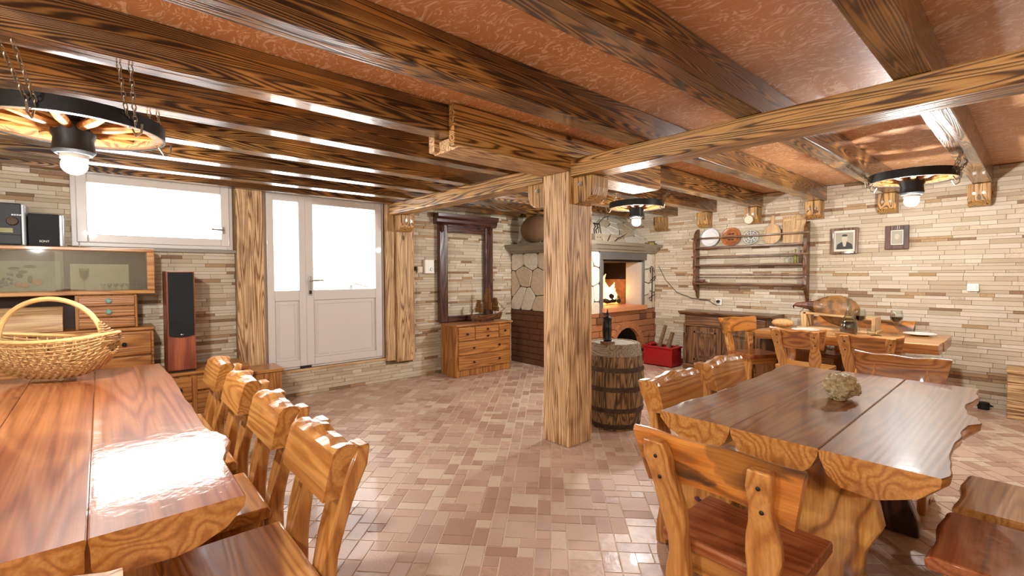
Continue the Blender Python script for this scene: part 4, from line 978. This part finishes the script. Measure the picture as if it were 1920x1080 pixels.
MB().prism([(KU+.02,.79),(KU-.01,.80),(KU-.02,.815),(KU-.05,.825),(KU-.055,.85),(UB-.02,.85),(UB-.02,.79)],'xz',2.25,3.53).build('cabinet_top','walnut_y',t,bev=.004,world=True)
B(KU,KU+.025,2.34,3.44,.66,.785).build('drawer','walnut_y',t,bev=.006,world=True)
B(KU-.012,KU+.02,2.31,3.47,.635,.658).build('moulding','walnut_y',t,bev=.005,world=True)
B(KU-.012,KU+.02,2.31,3.47,.0,.08).build('plinth','walnut_y',t,bev=.006,world=True)
for (a,b_) in ((2.40,2.87),(2.91,3.38)):
    d_ = B(KU,KU+.022,a,b_,.09,.63).build('door','walnut_z',t,bev=.005,world=True)
    fr = MB()
    for (y0,y1,z0,z1) in ((a+.07,a+.10,.15,.57),(b_-.10,b_-.07,.15,.57),(a+.07,b_-.07,.15,.18),(a+.07,b_-.07,.54,.57)): fr.box(KU-.012,KU+.004,y0,y1,z0,z1)
    fr.build('panel_moulding','walnut_z',d_,bev=.004,world=True)
    B(KU-.008,KU+.002,a+.15,b_-.15,.22,.50).build('raised_panel','walnut_z',d_,bev=.005,world=True)
for y in (2.335,3.445):
    cc = MB()
    for k in range(4): cc.lathe([(0,.52+.03*k),(.022,.525+.03*k),(.022,.54+.03*k),(0,.545+.03*k)],(KU-.005,y,0),10)
    cc.build('carved_bracket','walnut_z',t,world=True); B(KU-.005,KU+.02,y-.025,y+.025,.08,.52).build('pilaster','walnut_z',t,bev=.004,world=True)
knob(t,(KU,2.89,.72),(-1,0,0),.014)
# plate rack
t = thing('plate_rack', 'dark wooden wall rack with three shelves and rails', 'rack', (6.78,2.72,1.1))
RU = 6.70
for v in (1.985,3.455):
    pr = [(UB-.02,1.02),(UB-.05,1.10),(RU+.02,1.20),(RU-.01,1.25),(RU,1.30),(RU+.02,1.38),(RU,1.50),(RU,1.56),(RU+.02,1.66),(RU,1.76),(RU,1.84),(RU+.02,1.93),(RU+.04,1.99),(RU+.09,2.04),(UB-.02,2.065)]
    MB().prism(pr,'xz',v-.022,v+.022).build('side_board','walnut_z',t,bev=.004,world=True)
for z in (1.245,1.515,1.775): B(RU-.01,UB-.022,2.007,3.433,z-.012,z+.012).build('shelf','walnut_y',t,bev=.003,world=True)
for z in (1.375,1.645,1.915): B(RU+.005,RU+.022,1.94,3.50,z-.010,z+.010).build('rail','walnut_y',t,bev=.003,world=True)
def lean_disc(u, v, z, r, mat, name, label, cat, group=None, depth=.025, tilt=.18, extra=None):
    o = thing(name, label, cat, (u,v,z), group=group); o.rotation_euler = (0, tilt, 0)
    MB().lathe([(0,0),(r*.62,0),(r*.68,-.008),(r*.95,-depth),(r,-depth),(r,-depth+.006),(r*.7,.004),(0,.008)],(0,0,r),28,'x').build('dish',mat,o,smooth=True)
    if extra: extra(o, r)
    return o
GPL = 'plates leaning on the top shelf'
def rim_ring(o, r): MB().tube([(-.022,(r*.96)*math.cos(2*PI*k/28),r+(r*.96)*math.sin(2*PI*k/28)) for k in range(28)],.005,5,closed=True).build('rolled_rim','grey_plastic',o,smooth=True)
def leafdeco(o, r):
    for k in range(6):
        a = 2*PI*k/6; MB().ball((-.006,r*.35*math.cos(a),r+r*.35*math.sin(a)),(.003,r*.16,r*.07),8,5).build('painted_leaf','soot',o)
lean_disc(6.80,3.26,1.788,.14,'enamel','enamel_plate','large white enamel plate on the top shelf of the rack','plate',GPL,extra=rim_ring)
lean_disc(6.80,2.96,1.788,.135,'terracotta_plate','painted_plate','brown painted plate on the top shelf of the rack','plate',GPL,extra=leafdeco)
def glassdeco(o, r):
    for q in (.35,.6,.85): MB().tube([(-.012-.012*q,(r*q)*math.cos(2*PI*k/24),r+(r*q)*math.sin(2*PI*k/24)) for k in range(24)],.004,4,closed=True).build('cut_ring','enamel',o,smooth=True)
    for k in range(10):
        a = 2*PI*k/10; MB().tube([(-.012,r*.2*math.cos(a),r+r*.2*math.sin(a)),(-.022,r*.8*math.cos(a+.2),r+r*.8*math.sin(a+.2))],.004,4).build('cut_ray','enamel',o)
lean_disc(6.80,2.68,1.788,.112,'thin','glass_plate','cut glass plate on the top shelf of the rack','plate',GPL,extra=glassdeco)
o = thing('paddle_board', 'small pale bread paddle board with knobbed handle on the rack', 'board', (6.80,2.41,1.788)); o.rotation_euler = (0,.12,0)
pts = [(.11*math.cos(PI+PI*k/8)*1.0,.11+.11*math.sin(PI+PI*k/8)) for k in range(9)]+[(.105,.17),(.08,.24),(.025,.27),(.02,.33),(.032,.37),(0,.395),(-.032,.37),(-.02,.33),(-.025,.27),(-.08,.24),(-.105,.17)]
MB().prism(pts,'yz',-.012,.008).build('board','pale_z',o,bev=.004)
o = thing('cutting_board', 'larger rectangular pale cutting board with handle on the rack', 'board', (6.80,2.14,1.788)); o.rotation_euler = (0,.12,.0)
MB().prism([(-.12,0),(.13,0),(.15,.36),(-.13,.37)],'yz',-.012,.008).build('board','pale_z',o,bev=.004)
MB().prism([(-.02,.18),(.03,.18),(.025,.33),(-.01,.33)],'yz',-.024,-.012).build('handle_strip','pale_z',o,bev=.003); MB().prism([(-.12,.30),(.13,.29),(.13,.325),(-.12,.335)],'yz',-.02,-.012).build('cross_strip','pale_y',o,bev=.003)
single(MB().lathe([(0,0),(.02,0),(.022,.05),(.02,.10),(.008,.12),(.008,.16),(.011,.165),(.011,.18),(0,.18)],(6.77,2.11,1.528),12), 'oil_bottle', 'green', 'slim olive yellow bottle on the middle shelf of the rack', 'bottle', (6.77,2.11,1.528), smooth=True)
single(MB().lathe([(0,0),(.035,0),(.045,.03),(.04,.07),(.012,.09),(.012,.13),(.02,.15),(.014,.15),(0,.09)],(6.77,2.20,1.528),14), 'glass_carafe', 'thin', 'small clear glass jug on the middle shelf of the rack', 'jug', (6.77,2.20,1.528), smooth=True)
single(MB().ball((6.76,3.37,1.282),(.02,.05,.024),10,7).ball((6.76,3.32,1.292),(.018,.02,.018),8,6), 'figurine', 'shank', 'small reddish figurine on the bottom shelf of the rack', 'figurine', (6.76,3.37,1.258), smooth=True)
def picture(v0, v1, z0, z1, fw, fmat, label):
    t = thing('portrait_picture', label, 'picture', (UB-.02,(v0+v1)/2,z0)); u0, u1 = UB-.045, UB-.012
    for (a,b_,c,d_) in ((v0,v0+fw,z0,z1),(v1-fw,v1,z0,z1),(v0+fw,v1-fw,z0,z0+fw),(v0+fw,v1-fw,z1-fw,z1)): B(u0,u1,a,b_,c,d_).build('frame_side',fmat,t,bev=.005,world=True)
    B(u0+.022,u1,v0+fw,v1-fw,z0+fw,z1-fw).build('mat_board','photo_white',t,world=True)
    return t, u0+.022
t, u = picture(1.455,1.735,1.63,1.945,.03,'walnut_z','brown framed portrait of a dark-suited sitter on the stone wall')
B(u-.003,u,1.505,1.685,1.685,1.89).build('photograph','photo_bg',t,world=True); cv = 1.593
MB().prism([(cv-.085,1.686),(cv+.085,1.686),(cv+.075,1.745),(cv+.03,1.775),(cv-.03,1.775),(cv-.075,1.745)],'yz',u-.005,u-.002).build('suit','photo_dark',t,world=True)
MB().prism([(cv-.012,1.72),(cv+.012,1.72),(cv+.022,1.775),(cv-.022,1.775)],'yz',u-.0065,u-.004).build('shirt','photo_skin',t,world=True)
MB().ball((u-.003,cv,1.815),(.003,.032,.044),14,8).build('face','photo_skin',t,world=True)
MB().ball((u-.002,cv,1.852),(.005,.031,.016),12,6).build('hair','photo_dark',t,world=True)
t, u = picture(.985,1.20,1.665,1.935,.05,'mahog_z','smaller dark framed faded portrait on the stone wall')
B(u-.003,u,1.045,1.14,1.725,1.875).build('photograph','photo_bg',t,world=True)
MB().ball((u-.003,1.093,1.81),(.003,.024,.034),12,6).build('face','photo_skin',t,world=True)
MB().prism([(1.055,1.726),(1.131,1.726),(1.12,1.76),(1.093,1.775),(1.066,1.76)],'yz',u-.005,u-.002).build('suit','photo_bg',t,world=True)
t = thing('wall_switch', 'white wall switch on the stone wall', 'switch', (UB-.02,.465,1.21))
B(UB-.03,UB-.012,.42,.51,1.20,1.28).build('plate','white_plastic',t,bev=.004,world=True); B(UB-.037,UB-.029,.437,.493,1.215,1.265).build('rocker','white_plastic',t,bev=.003,world=True)
t = thing('wall_socket', 'white wall socket with a black plug above the cabinet', 'socket', (UB-.02,3.13,.97))
B(UB-.03,UB-.012,3.085,3.175,.93,1.02).build('plate','white_plastic',t,bev=.004,world=True); MB().lathe([(0,-.05),(.018,-.05),(.022,-.01),(.022,0)],(UB-.03,3.13,.985),12,'x').build('plug','black_plastic',t,smooth=True,world=True)
cab = [(UB-.07,3.13,.985),(UB-.05,3.16,.93),(UB-.03,3.3,1.0),(UB-.025,3.55,1.02),(UB-.025,3.8,1.10),(UB-.025,4.0,1.30),(UB-.025,4.12,1.52)]
single(MB().tube(cab,.005,6), 'power_cable', 'tape', 'thin cable sagging along the stone wall from the socket to the oven', 'cable', (UB-.03,3.6,1.0), smooth=True)
single(MB().tube([(UB-.03,.40,.05),(UB-.06,.33,.045),(UB-.10,.30,.04),(UB-.12,.36,.03),(UB-.08,.40,.03),(UB-.05,.36,.04)],.012,6).lathe([(.02,0),(.045,0),(.045,.07),(.02,.07),(.02,0)],(UB-.1,.36,.0),16), 'cable_coil', 'black_plastic', 'small coil of dark cable on the floor by the stone wall', 'cable', (UB-.1,.36,0), smooth=True)
t = thing('wooden_crate', 'small scorched pine box on the floor against the stone wall', 'box', (6.66,.05,0))
B(6.48,6.82,-.25,.19,0,.44).build('box_body','post_y',t,bev=.006,world=True); B(6.47,6.83,-.26,.20,.44,.465).build('box_lid','pale_y',t,bev=.005,world=True)
# ---- oven mantel things
single(MB().ball((5.02,5.15,2.085),(.12,.30,.215),20,12), 'stuffed_sack', 'bag', 'round brown sack lying on top of the oven mantel', 'sack', (5.02,5.15,1.87), smooth=True)
t = thing('charcoal_iron', 'old metal box iron with curled handle on the oven mantel', 'iron', (5.22,4.12,1.861))
B(-.075,.075,-.04,.04,0,.10).build('box_body','mantel',t,bev=.006)
for x in (-.03,.03): MB().lathe([(0,-.042),(.010,-.042),(.010,-.038),(0,-.038)],(x,0,.045),10,'y').build('vent_hole','soot',t)
MB().tube([(-.05,0,.10),(-.06,0,.16),(-.03,0,.19),(-.045,0,.23)],.009,6).build('curled_post','iron',t,smooth=True); MB().tube([(.0,0,.10),(-.02,0,.15),(.02,0,.18),(.01,0,.225)],.009,6).build('curled_post','iron',t,smooth=True)
MB().tube([(-.07,0,.235),(.05,0,.235)],.011,6).build('handle','iron',t,smooth=True)
def twig(name, pts, label):
    mb = MB(); mb.tube(pts,[.008]*(len(pts)-1)+[.003],6)
    for i in range(1,len(pts)-1):
        p = Vector(pts[i]); mb.tube([p,p+Vector((jit(.09),jit(.03),.05+jit(.05)))],[.005,.002],5)
    return single(mb, name, 'twig', label, 'branch', tuple(pts[0]), smooth=True)
twig('dry_branch', [(5.36,4.13,1.862),(5.32,4.13,2.0),(5.30,4.14,2.13),(5.42,4.14,2.2),(5.58,4.15,2.24)], 'dark crooked dry branch standing at the corner of the oven hood')
twig('dry_branch', [(5.62,4.10,1.866),(5.72,4.12,1.92),(5.84,4.13,1.95),(5.98,4.14,2.01)], 'thin dry twig lying slanted on the oven mantel')
t = thing('mantel_knife', 'small yellow handled tool on the end of the oven mantel', 'tool', (6.55,4.09,1.861))
B(-.06,.06,-.02,.02,0,.02).build('handle','yellow',t,bev=.005); B(.06,.16,-.008,.008,.004,.014).build('blade','iron',t); B(-.16,-.06,-.015,.015,.002,.02).build('tip','shank',t,bev=.003)
t = thing('fire_poker', 'black iron fire poker hanging beside the oven mouth', 'poker', (6.68,4.15,.95))
MB().tube([(6.68,4.155,.95),(6.70,4.155,1.45)],.009,6).build('rod','iron',t,smooth=True,world=True)
MB().tube([(6.70,4.155,1.45),(6.69,4.14,1.50),(6.64,4.14,1.51),(6.62,4.15,1.46),(6.65,4.16,1.42)],.008,6).build('hook','iron',t,smooth=True,world=True)
MB().tube([(6.60,4.155,1.0),(6.78,4.155,1.06)],.007,6).build('cross_bar','iron',t,smooth=True,world=True); MB().tube([(6.64,4.155,1.28),(6.78,4.155,1.36)],.007,6).build('cross_bar','iron',t,smooth=True,world=True)

# ================================================================== THINGS ON THE TABLES
bm = bmesh.new(); bmesh.ops.create_icosphere(bm, subdivisions=4, radius=1)
rr = random.Random(3)
import mathutils
for v in bm.verts:
    n = mathutils.noise.noise(v.co*1.4+Vector((3,1,7)))*.30+mathutils.noise.noise(v.co*4.5)*.16+mathutils.noise.noise(v.co*11)*.08
    v.co *= (1+n)
    v.co = Vector((v.co.x*.086, v.co.y*.07, v.co.z*.064))
zm = min(v.co.z for v in bm.verts)
for v in bm.verts: v.co.z = max(v.co.z-zm-.01, 0)
me = bpy.data.meshes.new('crystal_rock'); bm.to_mesh(me); bm.free(); me.materials.append(MT['quartz'])
o = bpy.data.objects.new('crystal_rock', me); C.objects.link(o); o.location = (2.80,.655,TZ+.001); o.rotation_euler = (0,0,-.7); tag(o, 'rough sandy crystal rock on the brown plank table', 'rock')

Z = TZ+.001
t = thing('ham_stand', 'wooden ham holder frame on the table by the stone wall', 'stand', (6.15,1.487,Z))
B(-.145,.145,-.38,.36,0,.025).build('base_board','pale_y',t,bev=.004)
B(-.14,.14,.27,.32,.025,.20).build('front_upright','pale_z',t,bev=.004)
for x in (-.125,.125): MB().bar((x,.30,.185),(x,-.34,.15),.03,.022).build('side_bar','pale_y',t,bev=.003)
B(-.14,.14,-.36,-.33,.025,.17).build('rear_upright','pale_z',t,bev=.004)
lp = []
HP = [(.62,.255,.012,.012),(.58,.262,.028,.026),(.50,.262,.036,.034),(.42,.258,.045,.044),(.32,.25,.058,.066),(.22,.235,.085,.115),(.10,.215,.105,.155),(-.03,.20,.115,.172),(-.15,.20,.105,.15),(-.24,.205,.075,.105),(-.285,.21,.03,.045)]
t = thing('cured_ham', 'whole cured ham with hoofed shank lying in the holder', 'ham', (6.15,1.487,Z+.012))
def hamloop(y, zc, rx, rz_):
  y *= .70; zc *= .97
  return [(rx*math.cos(2*PI*k/16)*(1+.06*math.sin(3*k+y*9)), y, zc+rz_*math.sin(2*PI*k/16)*(1+.05*math.sin(2*k+y*7))) for k in range(16)]
MB().loft([hamloop(*h_) for h_ in HP[3:]]).build('ham_body','meat',t,smooth=True)
MB().loft([hamloop(*h_) for h_ in HP[:5]]).build('shank','shank',t,smooth=True)
MB().tube([(0,.42,.25),(.0,.445,.235),(.01,.44,.205)],[.012,.01,.003],6).build('hoof','iron',t,smooth=True)
MB().tube([(0,.33,.225),(.0,.37,.17),(.02,.35,.15)],.003,5).build('string','twig',t)
cu, cv_ = 5.80,1.305
t = thing('wine_carafe', 'glass carafe of red wine with long neck on the far table', 'carafe', (cu,cv_,Z)); t.scale = (1.2,1.2,1.2)
MB().lathe([(.0,.0),(.058,.0),(.064,.02),(.062,.09),(.052,.12),(.03,.165),(.018,.21),(.016,.29),(.021,.30),(.021,.31),(.017,.31),(.013,.29),(.015,.21),(.027,.165),(.049,.119),(.059,.09),(.06,.02),(.05,.006),(0,.006)],(0,0,0),22).build('glass_body','carafe_glass',t,smooth=True)
MB().lathe([(0,.008),(.05,.008),(.0585,.022),(.0575,.09),(.048,.117),(0,.117)],(0,0,0),22).build('wine','wine',t,smooth=True)
def wineglass(u, v, label):
    t = thing('wine_glass', label, 'glass', (u,v,Z), group='wine glasses on the far table'); t.scale = (1.28,1.28,1.28)
    MB().lathe([(0,0),(.036,0),(.036,.003),(.006,.008),(.004,.02),(.004,.09),(.02,.10),(.040,.125),(.044,.155),(.036,.20),(.0345,.20),(.042,.155),(.038,.127),(.018,.104),(0,.10)],(0,0,0),20).build('glass_body','thin',t,smooth=True)
    MB().lathe([(0,.105),(.017,.106),(.0365,.128),(.040,.15),(0,.15)],(0,0,0),20).build('wine','wine',t,smooth=True)
wineglass(5.93,1.24,'wine glass with red wine standing close behind the carafe'); wineglass(6.02,.955,'wine glass with red wine standing alone near the plate')
single(MB().lathe([(0,0),(.036,0),(.042,.10),(.040,.10),(.034,.005),(0,.005)],(5.88,1.13,Z),18), 'tumbler', 'thin', 'empty straight tumbler between the carafe and the lone wine glass', 'glass', (5.88,1.13,Z), smooth=True)
def plate(u, v, label):
    single(MB().lathe([(0,.002),(.07,.002),(.075,.004),(.13,.018),(.135,.020),(.13,.023),(.075,.010),(0,.008)],(u,v,Z),28), 'dinner_plate', 'porcelain', label, 'plate', (u,v,Z), 'dinner plates on the far table', smooth=True)
plate(6.22,.80,'white dinner plate at the table end away from the ham'); plate(5.80,1.70,'white dinner plate in front of the ham holder')
single(MB().ball((6.02,2.00,Z+.052),(.08,.12,.05),16,9), 'bread_loaf', 'bread', 'pale bread loaf at the end of the far table', 'bread', (6.02,2.02,Z), smooth=True)
single(MB().ball((5.72,1.06,Z+.013),(.02,.05,.013),10,6), 'corkscrew', 'iron', 'small dark corkscrew on the far table beside the tumbler', 'corkscrew', (5.72,1.06,Z), smooth=True)
single(B(5.60,5.64,.95,1.06,Z,Z+.014), 'cork_knife', 'walnut_y', 'small wooden handled knife on the edge of the far table', 'knife', (5.62,1.0,Z), bev=.005)
